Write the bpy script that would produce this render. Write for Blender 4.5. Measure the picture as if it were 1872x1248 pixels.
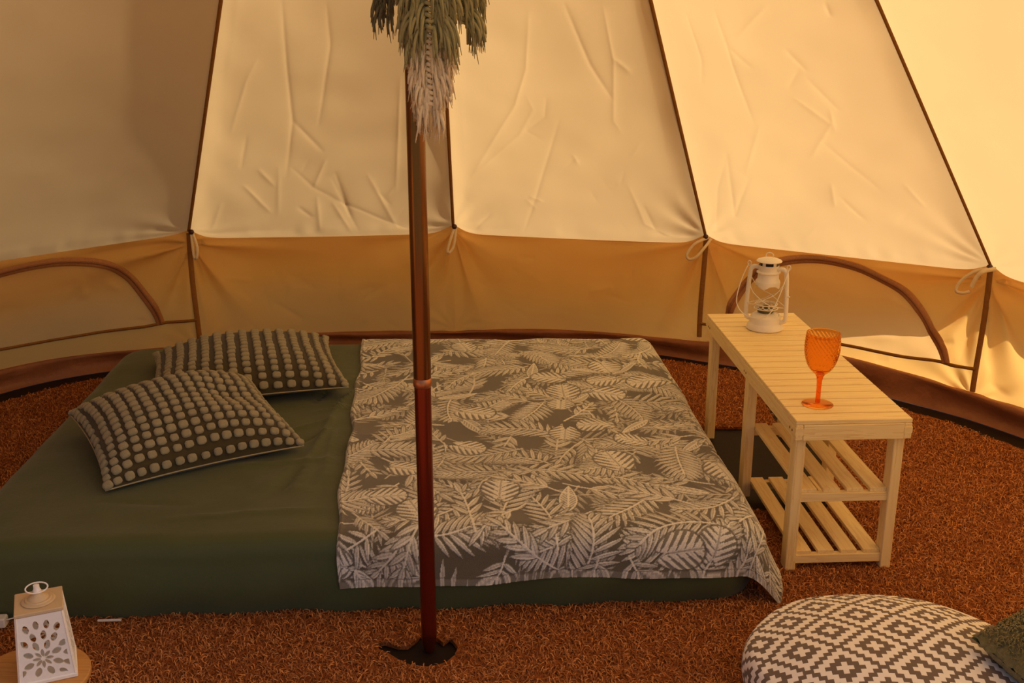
import bpy, bmesh, math, random
import numpy as np
from mathutils import Vector, Matrix

# ------------------------------------------------------------------ clear
for o in list(bpy.data.objects):
    bpy.data.objects.remove(o, do_unlink=True)
scn = bpy.context.scene
COL = scn.collection
R_ = math.radians
PI = math.pi
rng = np.random.default_rng(7)
random.seed(7)

# ------------------------------------------------------------------ camera
FPX = 1950.0
cam_d = bpy.data.cameras.new('camera')
cam_d.sensor_width = 36.0
cam_d.lens = FPX * 36.0 / 1872.0
cam_d.clip_start = 0.05
cam = bpy.data.objects.new('camera', cam_d)
COL.objects.link(cam)
cam.location = (0, 0, 1.46)
cam.rotation_euler = (R_(90 - 17.2), 0, 0)
scn.camera = cam

# ------------------------------------------------------------------ light
SUN_AZ, SUN_EL = 92.0, 42.0
world = bpy.data.worlds.new('sky')
scn.world = world
world.use_nodes = True
wn = world.node_tree
wn.nodes.clear()
w_out = wn.nodes.new('ShaderNodeOutputWorld')
w_bg = wn.nodes.new('ShaderNodeBackground')
w_sky = wn.nodes.new('ShaderNodeTexSky')
w_sky.sky_type = 'NISHITA'
w_sky.sun_disc = False
w_sky.sun_elevation = R_(SUN_EL)
w_sky.sun_rotation = R_(SUN_AZ)
w_sky.air_density = 0.7
w_sky.dust_density = 5.0
w_bg.inputs['Strength'].default_value = 0.15
wn.links.new(w_sky.outputs['Color'], w_bg.inputs['Color'])
wn.links.new(w_bg.outputs['Background'], w_out.inputs['Surface'])

sun_d = bpy.data.lights.new('sun', 'SUN')
sun_d.energy = 10.4
sun_d.angle = R_(0.6)
sun_d.color = (1.0, 0.93, 0.82)
sun = bpy.data.objects.new('sun', sun_d)
COL.objects.link(sun)
_s = Vector((math.sin(R_(SUN_AZ)) * math.cos(R_(SUN_EL)), math.cos(R_(SUN_AZ)) * math.cos(R_(SUN_EL)), math.sin(R_(SUN_EL))))
sun.rotation_euler = (-_s).to_track_quat('-Z', 'Y').to_euler()
sun.location = _s * 8

scn.view_settings.view_transform = 'Standard'
scn.view_settings.look = 'None'
scn.view_settings.gamma = 1.0
scn.view_settings.use_curve_mapping = False
scn.view_settings.exposure = 0.0

# ------------------------------------------------------------------ materials
def lin(r, g, b):
    f = lambda c: (c / 255 / 12.92) if c / 255 <= 0.04045 else ((c / 255 + 0.055) / 1.055) ** 2.4
    return (f(r), f(g), f(b), 1.0)


class NT:
    def __init__(self, name):
        self.m = bpy.data.materials.new(name)
        self.m.use_nodes = True
        self.t = self.m.node_tree
        self.t.nodes.clear()
        self.out = self.n('ShaderNodeOutputMaterial')

    def n(self, typ, **kw):
        nd = self.t.nodes.new(typ)
        for k, v in kw.items():
            if k in nd.inputs.keys():
                nd.inputs[k].default_value = v
            else:
                setattr(nd, k, v)
        return nd

    def l(self, a, b):
        self.t.links.new(a, b)

    def math(self, op, a, b=None):
        nd = self.n('ShaderNodeMath', operation=op)
        for i, x in enumerate((a, b)):
            if x is None:
                continue
            if isinstance(x, (int, float)):
                nd.inputs[i].default_value = x
            else:
                self.l(x, nd.inputs[i])
        return nd.outputs[0]

    def mixc(self, fac, a, b):
        nd = self.n('ShaderNodeMix', data_type='RGBA')
        for key, x in ((0, fac), (6, a), (7, b)):
            if isinstance(x, (int, float)):
                nd.inputs[key].default_value = x
            elif isinstance(x, tuple):
                nd.inputs[key].default_value = x
            else:
                self.l(x, nd.inputs[key])
        return nd.outputs[2]

    def noise(self, scale, detail=3.0, vec=None, rough=0.5):
        nd = self.n('ShaderNodeTexNoise')
        nd.inputs['Scale'].default_value = scale
        nd.inputs['Detail'].default_value = detail
        nd.inputs['Roughness'].default_value = rough
        if vec is not None:
            self.l(vec, nd.inputs['Vector'])
        return nd.outputs['Fac']

    def coords(self, kind='Object', scale=None):
        c = self.n('ShaderNodeTexCoord').outputs[kind]
        if scale is not None:
            mp = self.n('ShaderNodeMapping')
            mp.inputs['Scale'].default_value = scale
            self.l(c, mp.inputs['Vector'])
            c = mp.outputs['Vector']
        return c

    def bump(self, h, strength=0.3, dist=0.01):
        nd = self.n('ShaderNodeBump')
        nd.inputs['Strength'].default_value = strength
        nd.inputs['Distance'].default_value = dist
        self.l(h, nd.inputs['Height'])
        return nd.outputs['Normal']

    def principled(self, col, rough=0.6, normal=None, **kw):
        p = self.n('ShaderNodeBsdfPrincipled')
        if isinstance(col, tuple):
            p.inputs['Base Color'].default_value = col
        else:
            self.l(col, p.inputs['Base Color'])
        if isinstance(rough, (int, float)):
            p.inputs['Roughness'].default_value = rough
        else:
            self.l(rough, p.inputs['Roughness'])
        if normal is not None:
            self.l(normal, p.inputs['Normal'])
        for k, v in kw.items():
            p.inputs[k].default_value = v
        self.l(p.outputs[0], self.out.inputs['Surface'])
        return p


def mix3(c, k):
    return (c[0] * k, c[1] * k, c[2] * k, 1.0)


def canvas_mat(name, dif, tra, fac=0.5, bump=0.12):
    t = NT(name)
    co = t.coords('Object')
    nz = t.noise(3.0, 4, co)
    weave = t.noise(420.0, 2, co)
    var = t.math('MULTIPLY_ADD', nz, 0.16)
    t.t.nodes[-1].inputs[2].default_value = 0.92
    d = t.n('ShaderNodeBsdfDiffuse')
    tr = t.n('ShaderNodeBsdfTranslucent')
    hs = t.n('ShaderNodeHueSaturation', Color=dif)
    t.l(var, hs.inputs['Value'])
    t.l(hs.outputs[0], d.inputs['Color'])
    hs2 = t.n('ShaderNodeHueSaturation', Color=tra)
    t.l(var, hs2.inputs['Value'])
    t.l(hs2.outputs[0], tr.inputs['Color'])
    nm = t.bump(weave, bump, 0.002)
    t.l(nm, d.inputs['Normal'])
    mx = t.n('ShaderNodeMixShader', Fac=fac)
    t.l(d.outputs[0], mx.inputs[1])
    t.l(tr.outputs[0], mx.inputs[2])
    t.l(mx.outputs[0], t.out.inputs['Surface'])
    return t.m


def fabric_mat(name, col, col2, scale=60, bscale=300, bump=0.4, rough=0.9, sheen=0.2, bd=0.002):
    t = NT(name)
    co = t.coords('Object')
    nz = t.noise(scale, 4, co)
    c = t.mixc(nz, col, col2)
    b = t.noise(bscale, 2, co)
    t.principled(c, rough, t.bump(b, bump, bd), **{'Sheen Weight': sheen, 'Specular IOR Level': 0.15})
    return t.m


def plain(name, col, rough=0.5, metal=0.0, nscale=20, amt=0.12, bump=0.05, spec=0.5):
    t = NT(name)
    co = t.coords('Object')
    nz = t.noise(nscale, 4, co)
    c = t.mixc(nz, mix3(col, 1 - amt), mix3(col, 1 + amt))
    t.principled(c, rough, t.bump(nz, bump, 0.002), Metallic=metal, **{'Specular IOR Level': spec})
    return t.m


def wood_mat(name, axis, light=lin(252, 230, 168), dark=lin(232, 194, 126)):
    t = NT(name)
    sc = [26.0, 26.0, 26.0]
    sc[axis] = 1.6
    co = t.coords('Object', tuple(sc))
    # every plank takes its own slice of the grain
    oi = t.n('ShaderNodeObjectInfo')
    add = t.n('ShaderNodeVectorMath', operation='ADD')
    comb = t.n('ShaderNodeCombineXYZ')
    for i in range(3):
        t.l(t.math('MULTIPLY', oi.outputs['Random'], 37.0), comb.inputs[i])
    t.l(co, add.inputs[0])
    t.l(comb.outputs[0], add.inputs[1])
    nz = t.noise(1.0, 4, add.outputs[0], 0.6)
    rings = t.math('FRACT', t.math('MULTIPLY', nz, 7.0))
    rings = t.math('POWER', rings, 2.5)
    fine = t.noise(5.0, 3, add.outputs[0])
    f = t.math('ADD', t.math('MULTIPLY', rings, 0.55), t.math('MULTIPLY', fine, 0.35))
    c = t.mixc(f, light, dark)
    t.principled(c, 0.55, t.bump(fine, 0.08, 0.002), **{'Specular IOR Level': 0.3})
    return t.m


M = {}
M['canvas'] = canvas_mat('roof_canvas', (0.65, 0.44, 0.205, 1), (0.86, 0.555, 0.235, 1), 0.27)
M['wall_canvas'] = canvas_mat('wall_canvas', (0.76, 0.455, 0.15, 1), (0.92, 0.52, 0.14, 1), 0.31)
M['flap'] = canvas_mat('window_flap', (0.72, 0.45, 0.18, 1), (0.90, 0.54, 0.19, 1), 0.32)
M['tape'] = plain('brown_seam_tape', lin(150, 102, 48), 0.85, nscale=80, amt=0.25, spec=0.15)
M['ziptape'] = plain('brown_zip_tape', lin(182, 126, 78), 0.8, nscale=120, amt=0.25, spec=0.2)
M['zip'] = plain('zip_teeth', lin(150, 96, 58), 0.6, nscale=200, amt=0.3)
M['tie'] = fabric_mat('cream_tie', lin(250, 228, 182), lin(234, 204, 150), 90, 500, 0.3)
M['toggle'] = plain('toggle', lin(66, 24, 14), 0.5)
M['grass'] = fabric_mat('grass_ground', (0.06, 0.07, 0.025, 1), (0.09, 0.085, 0.035, 1), 3, 60, 0.5)


def lip_mat():
    t = NT('groundsheet_lip')
    co = t.coords('Object')
    nz = t.noise(9, 4, co)
    c = t.mixc(nz, lin(120, 68, 42), lin(172, 112, 72))
    t.principled(c, 0.5, t.bump(t.noise(16, 4, co), 0.5, 0.02), **{'Specular IOR Level': 0.35})
    return t.m


M['lip'] = lip_mat()
M['sheet_floor'] = plain('groundsheet', lin(30, 17, 13), 0.6, nscale=15, amt=0.3, bump=0.3, spec=0.25)


def carpet_mat():
    t = NT('coir_carpet')
    co = t.coords('Object')
    big = t.noise(2.2, 3, co)
    vor = t.n('ShaderNodeTexVoronoi', feature='SMOOTH_F1')
    vor.inputs['Scale'].default_value = 88
    vor.inputs['Randomness'].default_value = 1.0
    warp = t.n('ShaderNodeTexNoise')
    warp.inputs['Scale'].default_value = 60
    t.l(co, warp.inputs['Vector'])
    va = t.n('ShaderNodeVectorMath', operation='MULTIPLY_ADD')
    t.l(warp.outputs['Color'], va.inputs[0])
    va.inputs[1].default_value = (0.012, 0.012, 0.0)
    t.l(co, va.inputs[2])
    t.l(va.outputs[0], vor.inputs['Vector'])
    lump = t.math('SUBTRACT', 1.0, vor.outputs['Distance'])
    fine = t.noise(260, 3, co)
    h = t.math('ADD', lump, t.math('MULTIPLY', fine, 0.45))
    c0 = t.mixc(big, lin(152, 88, 44), lin(184, 112, 58))
    c = t.mixc(t.math('MULTIPLY', fine, 0.75), c0, lin(92, 40, 18))
    t.principled(c, 0.95, t.bump(h, 0.9, 0.012), **{'Specular IOR Level': 0.1})
    return t.m


M['carpet'] = carpet_mat()


def fibre_mat():
    t = NT('coir_fibre')
    at = t.n('ShaderNodeAttribute', attribute_name='tone')
    big = t.noise(2.2, 3, t.coords('Object'))
    c0 = t.mixc(big, lin(130, 68, 32), lin(152, 88, 42))
    c = t.mixc(at.outputs['Fac'], c0, lin(222, 152, 92))
    t.principled(c, 0.85, None, **{'Specular IOR Level': 0.15})
    return t.m


M['fibre'] = fibre_mat()


def sheet_mat():
    t = NT('green_fitted_sheet')
    co = t.coords('Object')
    nz = t.noise(6, 4, co)
    c = t.mixc(nz, lin(70, 78, 44), lin(82, 89, 53))
    cr = t.noise(7, 5, co, 0.62)
    h = t.math('ADD', cr, t.math('MULTIPLY', t.noise(500, 1, co), 0.02))
    t.principled(c, 0.62, t.bump(h, 0.12, 0.03), **{'Sheen Weight': 0.15, 'Specular IOR Level': 0.3})
    return t.m


M['sheet'] = sheet_mat()


def throw_mat():
    t = NT('leaf_print_plush')
    co = t.coords('Object')
    at = t.n('ShaderNodeAttribute', attribute_name='leaf')
    sp = t.noise(320, 2, co)
    sp2 = t.noise(1100, 1, co)
    v = t.math('MULTIPLY', at.outputs['Fac'], t.math('ADD', t.math('MULTIPLY', sp, 0.7), 0.68))
    c = t.mixc(v, lin(112, 104, 86), lin(250, 244, 226))
    t.principled(c, 0.95, t.bump(t.math('ADD', sp, sp2), 0.5, 0.003), **{'Sheen Weight': 0.35, 'Specular IOR Level': 0.1})
    return t.m


M['throw'] = throw_mat()
M['cush'] = fabric_mat('dark_olive_cotton', lin(70, 60, 38), lin(84, 74, 48), 200, 900, 0.4)
M['tuft'] = fabric_mat('cream_tuft', lin(156, 146, 114), lin(186, 176, 142), 260, 700, 0.8, 0.95, 0.3, 0.004)
M['pipe'] = fabric_mat('cream_piping', lin(176, 160, 120), lin(196, 180, 140), 200, 900, 0.5)
M['wood_x'] = wood_mat('pine_x', 0)
M['wood_y'] = wood_mat('pine_y', 1)
M['wood_z'] = wood_mat('pine_z', 2)
M['knot'] = plain('wood_plug', lin(150, 108, 56), 0.6, nscale=300)
M['board'] = wood_mat('beech_board', 0, lin(214, 160, 92), lin(190, 130, 66))
M['white'] = plain('cream_white_enamel', lin(242, 232, 212), 0.38, nscale=30, amt=0.04, bump=0.02)
M['dark'] = plain('vent_shade', lin(40, 26, 30), 0.7)  # shade of the lantern vents put into the colour
M['burner'] = plain('olive_burner', lin(96, 88, 52), 0.5, nscale=60, amt=0.3)
M['whitewood'] = plain('white_painted_wood', lin(250, 244, 236), 0.65, nscale=70, amt=0.07, bump=0.15, spec=0.25)
M['toppaint'] = plain('worn_cream_wood', lin(214, 188, 148), 0.6, nscale=24, amt=0.12, bump=0.2, spec=0.25)
M['plastic'] = plain('white_plastic', lin(226, 220, 210), 0.4, nscale=20, amt=0.03)
M['green_yarn'] = fabric_mat('sage_cotton', lin(152, 142, 92), lin(186, 174, 122), 90, 600, 0.6)
M['dark_yarn'] = fabric_mat('dark_sage_cotton', lin(104, 98, 76), lin(132, 124, 92), 90, 600, 0.6)
M['cream_yarn'] = fabric_mat('cream_cotton', lin(250, 230, 192), lin(238, 212, 168), 90, 600, 0.6)
M['moss'] = None


def pole_mat(name, col, rough):
    t = NT(name)
    co = t.coords('Object', (1, 1, 0.02))
    nz = t.noise(220, 2, co)
    c = t.mixc(nz, mix3(col, 0.8), mix3(col, 1.2))
    t.principled(c, rough, None, Metallic=0.75, **{'Specular IOR Level': 0.6})
    return t.m


M['pole_up'] = pole_mat('bronze_pole', lin(122, 80, 42), 0.2)
M['pole_low'] = pole_mat('oxblood_pole', lin(120, 48, 30), 0.26)
M['pole_ring'] = pole_mat('copper_ring', lin(190, 124, 84), 0.3)


def glass_mat():
    t = NT('clear_chimney_glass')
    lw = t.n('ShaderNodeLayerWeight', Blend=0.25)
    tr = t.n('ShaderNodeBsdfTransparent', Color=(0.97, 0.97, 0.95, 1))
    gl = t.n('ShaderNodeBsdfGlossy', Roughness=0.05)
    mx = t.n('ShaderNodeMixShader')
    t.l(t.math('MULTIPLY', t.math('POWER', lw.outputs['Facing'], 3.0), 0.45), mx.inputs[0])
    t.l(tr.outputs[0], mx.inputs[1])
    t.l(gl.outputs[0], mx.inputs[2])
    t.l(mx.outputs[0], t.out.inputs['Surface'])
    return t.m


M['glass'] = glass_mat()


def goblet_mat(name, col, fac):
    t = NT(name)
    g = t.n('ShaderNodeBsdfGlass', Color=col, Roughness=0.03, IOR=1.22)
    d = t.n('ShaderNodeBsdfTranslucent', Color=(1.0, 0.38, 0.07, 1))
    mx = t.n('ShaderNodeMixShader', Fac=fac)
    t.l(g.outputs[0], mx.inputs[1])
    t.l(d.outputs[0], mx.inputs[2])
    t.l(mx.outputs[0], t.out.inputs['Surface'])
    return t.m


M['goblet'] = goblet_mat('orange_acrylic', (1.0, 0.79, 0.47, 1), 0.06)
M['goblet_stem'] = goblet_mat('deep_orange_acrylic', (1.0, 0.46, 0.13, 1), 0.12)


def pouf_mat():
    t = NT('stepped_diamond_print')
    uv = t.n('ShaderNodeUVMap', uv_map='cloth')
    sx = t.n('ShaderNodeSeparateXYZ')
    t.l(uv.outputs[0], sx.inputs[0])
    whites = []
    for offs in ((0.0, 0.0), (6.5, 6.0)):
        res = []
        for k, per in ((0, 13.0), (1, 12.0)):
            px = t.math('FLOOR', t.math('ADD', t.math('DIVIDE', sx.outputs[k], 0.0117), 0.5 + per * 50 + 6.0 + offs[k]))
            m = t.math('FLOORED_MODULO', px, per)
            res.append(t.math('ABSOLUTE', t.math('SUBTRACT', m, 6.0)))
        d = t.math('ADD', res[0], res[1])
        a = t.math('LESS_THAN', d, 1.5)
        b = t.math('MULTIPLY', t.math('GREATER_THAN', d, 3.5), t.math('LESS_THAN', d, 5.5))
        whites.append(t.math('MAXIMUM', a, b))
    w = t.math('MAXIMUM', whites[0], whites[1])
    co = t.coords('Object')
    nz = t.noise(700, 2, co)
    c = t.mixc(w, lin(118, 102, 92), lin(250, 244, 240))
    t.principled(c, 0.85, t.bump(t.math('ADD', nz, t.math('MULTIPLY', t.noise(14, 3, co), 0.6)), 0.2, 0.006), **{'Specular IOR Level': 0.2, 'Sheen Weight': 0.15})
    return t.m


M['pouf'] = pouf_mat()


def moss_mat():
    t = NT('moss_boucle')
    co = t.coords('Object')
    n1 = t.noise(120, 4, co, 0.7)
    c = t.mixc(n1, lin(96, 86, 38), lin(190, 174, 106))
    t.principled(c, 0.95, t.bump(n1, 0.9, 0.012), **{'Sheen Weight': 0.3, 'Specular IOR Level': 0.1})
    return t.m


M['moss'] = moss_mat()

# ------------------------------------------------------------------ mesh helpers
def link(o, parent=None):
    COL.objects.link(o)
    if parent is not None:
        o.parent = parent
    return o


def np_mesh(name, V, Fq, mat, parent=None, smooth=True):
    """V (n,3) array, Fq (m,k) int array of equal-sided faces."""
    V = np.asarray(V, dtype=np.float32)
    Fq = np.asarray(Fq, dtype=np.int32)
    me = bpy.data.meshes.new(name)
    k = Fq.shape[1]
    me.vertices.add(len(V))
    me.vertices.foreach_set('co', V.ravel())
    me.loops.add(Fq.size)
    me.loops.foreach_set('vertex_index', Fq.ravel())
    me.polygons.add(len(Fq))
    me.polygons.foreach_set('loop_start', np.arange(0, Fq.size, k, dtype=np.int32))
    me.update(calc_edges=True)
    if smooth:
        me.polygons.foreach_set('use_smooth', np.ones(len(Fq), dtype=bool))
    me.materials.append(mat)
    o = bpy.data.objects.new(name, me)
    return link(o, parent)


def grid_faces(nr, nc, wrap=False):
    r = np.arange(nr - 1)[:, None]
    c = np.arange(nc if wrap else nc - 1)[None, :]
    c2 = (c + 1) % nc
    return np.stack([r * nc + c, r * nc + c2, (r + 1) * nc + c2, (r + 1) * nc + c], -1).reshape(-1, 4)


class MB:
    """collects shapes that form ONE part"""
    def __init__(self):
        self.v, self.f = [], []

    def add(self, V, F):
        o = len(self.v)
        self.v += [tuple(p) for p in V]
        self.f += [tuple(i + o for i in f) for f in F]
        return self

    def box(self, x0, x1, y0, y1, z0, z1, bev=0.0):
        if bev <= 0:
            V = [(x, y, z) for z in (z0, z1) for y in (y0, y1) for x in (x0, x1)]
            F = [(0, 2, 3, 1), (4, 5, 7, 6), (0, 1, 5, 4), (2, 6, 7, 3), (0, 4, 6, 2), (1, 3, 7, 5)]
            return self.add(V, F)
        bm = bmesh.new()
        bmesh.ops.create_cube(bm, size=1)
        for v in bm.verts:
            v.co = Vector(((x0 + x1) / 2 + v.co.x * (x1 - x0), (y0 + y1) / 2 + v.co.y * (y1 - y0), (z0 + z1) / 2 + v.co.z * (z1 - z0)))
        bmesh.ops.bevel(bm, geom=bm.edges[:], offset=bev, segments=1, affect='EDGES')
        bm.verts.index_update()
        V = [v.co[:] for v in bm.verts]
        F = [[v.index for v in f.verts] for f in bm.faces]
        bm.free()
        return self.add(V, F)

    def tube(self, pts, rad, n=8, caps=True, closed=False):
        V, F = tube_geo(pts, rad, n, caps, closed)
        return self.add(V, F)

    def lathe(self, prof, n=32, c=(0, 0, 0)):
        V, F = [], []
        for (r, z) in prof:
            for i in range(n):
                a = 2 * PI * i / n
                V.append((c[0] + r * math.cos(a), c[1] + r * math.sin(a), c[2] + z))
        m = len(prof)
        for j in range(m - 1):
            for i in range(n):
                i2 = (i + 1) % n
                F.append((j * n + i, j * n + i2, (j + 1) * n + i2, (j + 1) * n + i))
        return self.add(V, F)

    def build(self, name, mat, parent=None, smooth=True, angle=None):
        me = bpy.data.meshes.new(name)
        me.from_pydata(self.v, [], self.f)
        me.update()
        if smooth:
            me.polygons.foreach_set('use_smooth', [True] * len(me.polygons))
            if angle is not None:
                try:
                    me.set_sharp_from_angle(angle=R_(angle))
                except Exception:
                    pass
        me.materials.append(mat)
        return link(bpy.data.objects.new(name, me), parent)


def tube_geo(pts, rad, n=8, caps=True, closed=False):
    P_ = [Vector(p) for p in pts]
    m = len(P_)
    if not hasattr(rad, '__len__'):
        rad = [rad] * m
    V, F = [], []
    tprev, nrm = None, None
    for i, p in enumerate(P_):
        if closed:
            t = (P_[(i + 1) % m] - P_[i - 1]).normalized()
        else:
            t = (P_[min(i + 1, m - 1)] - P_[max(i - 1, 0)]).normalized()
        if nrm is None:
            ref = Vector((0, 0, 1)) if abs(t.z) < 0.9 else Vector((1, 0, 0))
            nrm = (ref - t * ref.dot(t)).normalized()
        else:
            nrm = (nrm - t * nrm.dot(t))
            nrm = nrm.normalized() if nrm.length > 1e-6 else Vector((1, 0, 0))
        b = t.cross(nrm)
        for k in range(n):
            a = 2 * PI * k / n
            V.append(p + (nrm * math.cos(a) + b * math.sin(a)) * rad[i])
    for i in range(m if closed else m - 1):
        j = (i + 1) % m
        for k in range(n):
            k2 = (k + 1) % n
            F.append((i * n + k, i * n + k2, j * n + k2, j * n + k))
    if caps and not closed:
        F.append(tuple(range(n - 1, -1, -1)))
        F.append(tuple((m - 1) * n + k for k in range(n)))
    return V, F


def smooth_path(pts, sub=6):
    """Catmull-Rom through points"""
    P_ = [Vector(p) for p in pts]
    out = []
    for i in range(len(P_) - 1):
        p0, p1, p2, p3 = P_[max(i - 1, 0)], P_[i], P_[i + 1], P_[min(i + 2, len(P_) - 1)]
        for s in range(sub):
            t = s / sub
            out.append(0.5 * ((2 * p1) + (p2 - p0) * t + (2 * p0 - 5 * p1 + 4 * p2 - p3) * t * t + (3 * p1 - p0 - 3 * p2 + p3) * t ** 3))
    out.append(P_[-1])
    return out


def empty(name, loc=(0, 0, 0), rz=0.0, rx=0.0, ry=0.0):
    o = bpy.data.objects.new(name, None)
    o.empty_display_size = 0.1
    o.location = loc
    o.rotation_euler = (rx, ry, rz)
    return link(o)


def tag(o, label=None, cat=None, group=None, kind=None):
    if label:
        o['label'] = label
    if cat:
        o['category'] = cat
    if group:
        o['group'] = group
    if kind:
        o['kind'] = kind
    return o


def crease_field(X, Y, lines, w=0.010, amp=0.004):
    """sum of fold ridges; lines = list of (points, amp scale)"""
    out = np.zeros_like(X)
    for pts, sc in lines:
        best = np.full_like(X, 9.0)
        tot = sum(math.dist(pts[i], pts[i + 1]) for i in range(len(pts) - 1))
        acc = 0.0
        along = np.zeros_like(X)
        for i in range(len(pts) - 1):
            (x0, y0), (x1, y1) = pts[i], pts[i + 1]
            dx, dy = x1 - x0, y1 - y0
            L2 = dx * dx + dy * dy + 1e-9
            t = np.clip(((X - x0) * dx + (Y - y0) * dy) / L2, 0, 1)
            d = np.hypot(X - x0 - t * dx, Y - y0 - t * dy)
            m = d < best
            best = np.where(m, d, best)
            along = np.where(m, (acc + t * math.sqrt(L2)) / tot, along)
            acc += math.sqrt(L2)
        tap = np.clip(np.sin(np.clip(along, 0.0, 1.0) * PI), 0, 1) ** 0.5 * 0.85 + 0.15
        out += amp * sc * tap * np.exp(-best / w)
    return out


def vnoise(X, Y, scale, seed):
    """smooth value noise"""
    r = np.random.default_rng(seed)
    tab = r.random((64, 64))
    x, y = X * scale + 100.0, Y * scale + 100.0
    xi, yi = np.floor(x).astype(int), np.floor(y).astype(int)
    fx, fy = x - xi, y - yi
    fx, fy = fx * fx * (3 - 2 * fx), fy * fy * (3 - 2 * fy)
    g = lambda a, b: tab[a % 64, b % 64]
    return (g(xi, yi) * (1 - fx) + g(xi + 1, yi) * fx) * (1 - fy) + (g(xi, yi + 1) * (1 - fx) + g(xi + 1, yi + 1) * fx) * fy - 0.5


# ------------------------------------------------------------------ tent shell
POLE = np.array([-0.197, 2.216])
RAD = 2.47
APEX = np.array([-0.197, 2.216, 3.15])
TH = [-54.0, -27.9, -1.5, 24.4, 51.3, 76.8, 102.4, 127.9, 153.4, 178.9, 204.5, 230.0, 255.5, 281.0]
ZE = [0.575, 0.585, 0.553, 0.552, 0.584, 0.57, 0.57, 0.57, 0.57, 0.57, 0.57, 0.57, 0.57, 0.57]
SAG = [0.012, 0.036, 0.038, 0.028, 0.03] + [0.03] * 9
BULGE = [0.24, 0.15, 0.10, 0.07, 0.05, 0.08, 0.1, 0.1, 0.1, 0.1, 0.1, 0.12, 0.15, 0.2]
ZB = [0.084, 0.052, 0.055, 0.105, 0.09] + [0.08] * 9
NP = len(TH)
DOOR = (7, 8, 9, 10)


def corner(k):
    k %= NP
    t = R_(TH[k])
    return np.array([POLE[0] + RAD * math.sin(t), POLE[1] + RAD * math.cos(t), ZE[k]])


def eave_z(k, A):
    a, b = corner(k), corner(k + 1)
    L = np.linalg.norm(b - a)
    z = a[2] * (1 - A) + b[2] * A
    d0, d1 = A * L, (1 - A) * L
    return z - SAG[k] * (1 - np.exp(-(d0 / 0.05) ** 1.5)) * (1 - np.exp(-(d1 / 0.05) ** 1.5))


CREASES = {
    1: [[(-0.199, 1.288), (-0.18, 1.01), (-0.155, 0.741), (-0.172, 0.406)], [(-0.057, 1.294), (-0.036, 1.115), (-0.06, 0.714)], [(-0.28, 1.016), (-0.316, 0.915), (-0.376, 0.653)], [(-0.155, 0.741), (-0.035, 0.562)], [(-0.202, 0.464), (-0.2, 0.141)], [(-0.156, 0.47), (-0.063, 0.333), (0.066, 0.227)], [(-0.063, 0.333), (-0.023, 0.509)], [(0.017, 0.43), (0.1, 0.119)], [(-0.048, 0.271), (-0.023, 0.01)], [(-0.425, 0.219), (-0.47, 0.031)], [(-0.339, 0.339), (-0.231, 0.161)], [(0.017, 0.229), (0.11, 0.0)], [(0.006, 0.399), (0.144, 0.0)], [(0.145, 0.414), (0.315, 0.01)], [(0.001, 0.266), (0.383, 0.0)], [(0.222, 0.948), (0.273, 0.3)], [(-0.321, 0.64), (-0.343, 0.446)], [(-0.281, 0.445), (-0.218, 0.34)], [(-0.12, 0.2), (-0.06, 0.12)], [(0.2, 0.3), (0.26, 0.2)]],
    2: [[(-0.048, 1.276), (-0.089, 1.02), (-0.157, 0.821), (-0.4, 0.378)], [(0.074, 1.314), (0.14, 1.05), (0.212, 0.864)], [(0.2, 1.291), (0.222, 1.052), (0.206, 0.755), (0.233, 0.688)], [(-0.106, 0.885), (-0.088, 0.809), (-0.162, 0.658), (-0.4, 0.378)], [(-0.031, 0.878), (-0.048, 0.777), (-0.129, 0.694), (-0.077, 0.651)], [(0.007, 0.769), (-0.147, 0.256), (-0.23, 0.0)], [(0.296, 0.242), (0.347, 0.072), (0.401, 0.0)], [(0.222, 1.068), (0.278, 0.997)], [(0.243, 0.366), (0.302, 0.108), (0.438, 0.0)], [(-0.353, 0.143), (-0.458, 0.0)], [(0.038, 0.562), (0.054, 0.496)], [(-0.17, 0.27), (-0.12, 0.24)], [(-0.19, 0.25), (-0.15, 0.19)]],
    3: [[(-0.093, 1.271), (-0.104, 1.059), (-0.112, 0.764)], [(-0.097, 1.112), (-0.038, 1.023)], [(-0.09, 0.756), (-0.229, 0.481)], [(-0.279, 0.574), (-0.387, 0.365), (-0.492, 0.076)], [(-0.279, 0.574), (-0.367, 0.195), (-0.223, 0.456)], [(0.068, 0.889), (0.167, 0.758)], [(0.134, 0.98), (0.209, 0.828)], [(0.112, 0.679), (0.266, 0.423)], [(0.171, 0.774), (0.05, 0.586)], [(0.096, 0.456), (0.077, 0.322)], [(0.113, 0.38), (0.175, 0.243)], [(0.347, 0.464), (0.4, 0.334)], [(0.262, 1.277), (0.268, 1.224)], [(-0.209, 1.252), (-0.221, 1.045), (-0.262, 0.93)], [(0.098, 1.106), (0.145, 1.01)], [(0.121, 1.022), (0.061, 0.935)], [(0.176, 0.835), (0.169, 0.728)], [(0.087, 1.286), (-0.054, 1.157)]],
}
rc = random.Random(11)
for k in CREASES:
    CREASES[k] = [(l, rc.choice((1, -1)) * rc.uniform(0.7, 1.25)) for l in CREASES[k]]
    for i in range(14):
        x, y = rc.uniform(-0.45, 0.45), rc.uniform(0.03, 0.6)
        a, L = rc.uniform(0, PI), rc.uniform(0.03, 0.12)
        CREASES[k].append(([(x, y), (x + L * math.cos(a), y + L * math.sin(a))], rc.uniform(-0.5, 0.5)))

ceiling = empty('ceiling', (POLE[0], POLE[1], 0))
tag(ceiling, 'cream canvas bell tent roof sloping up to the centre pole', 'tent roof', kind='structure')
O3 = np.array([POLE[0], POLE[1], 0.0])


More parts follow.
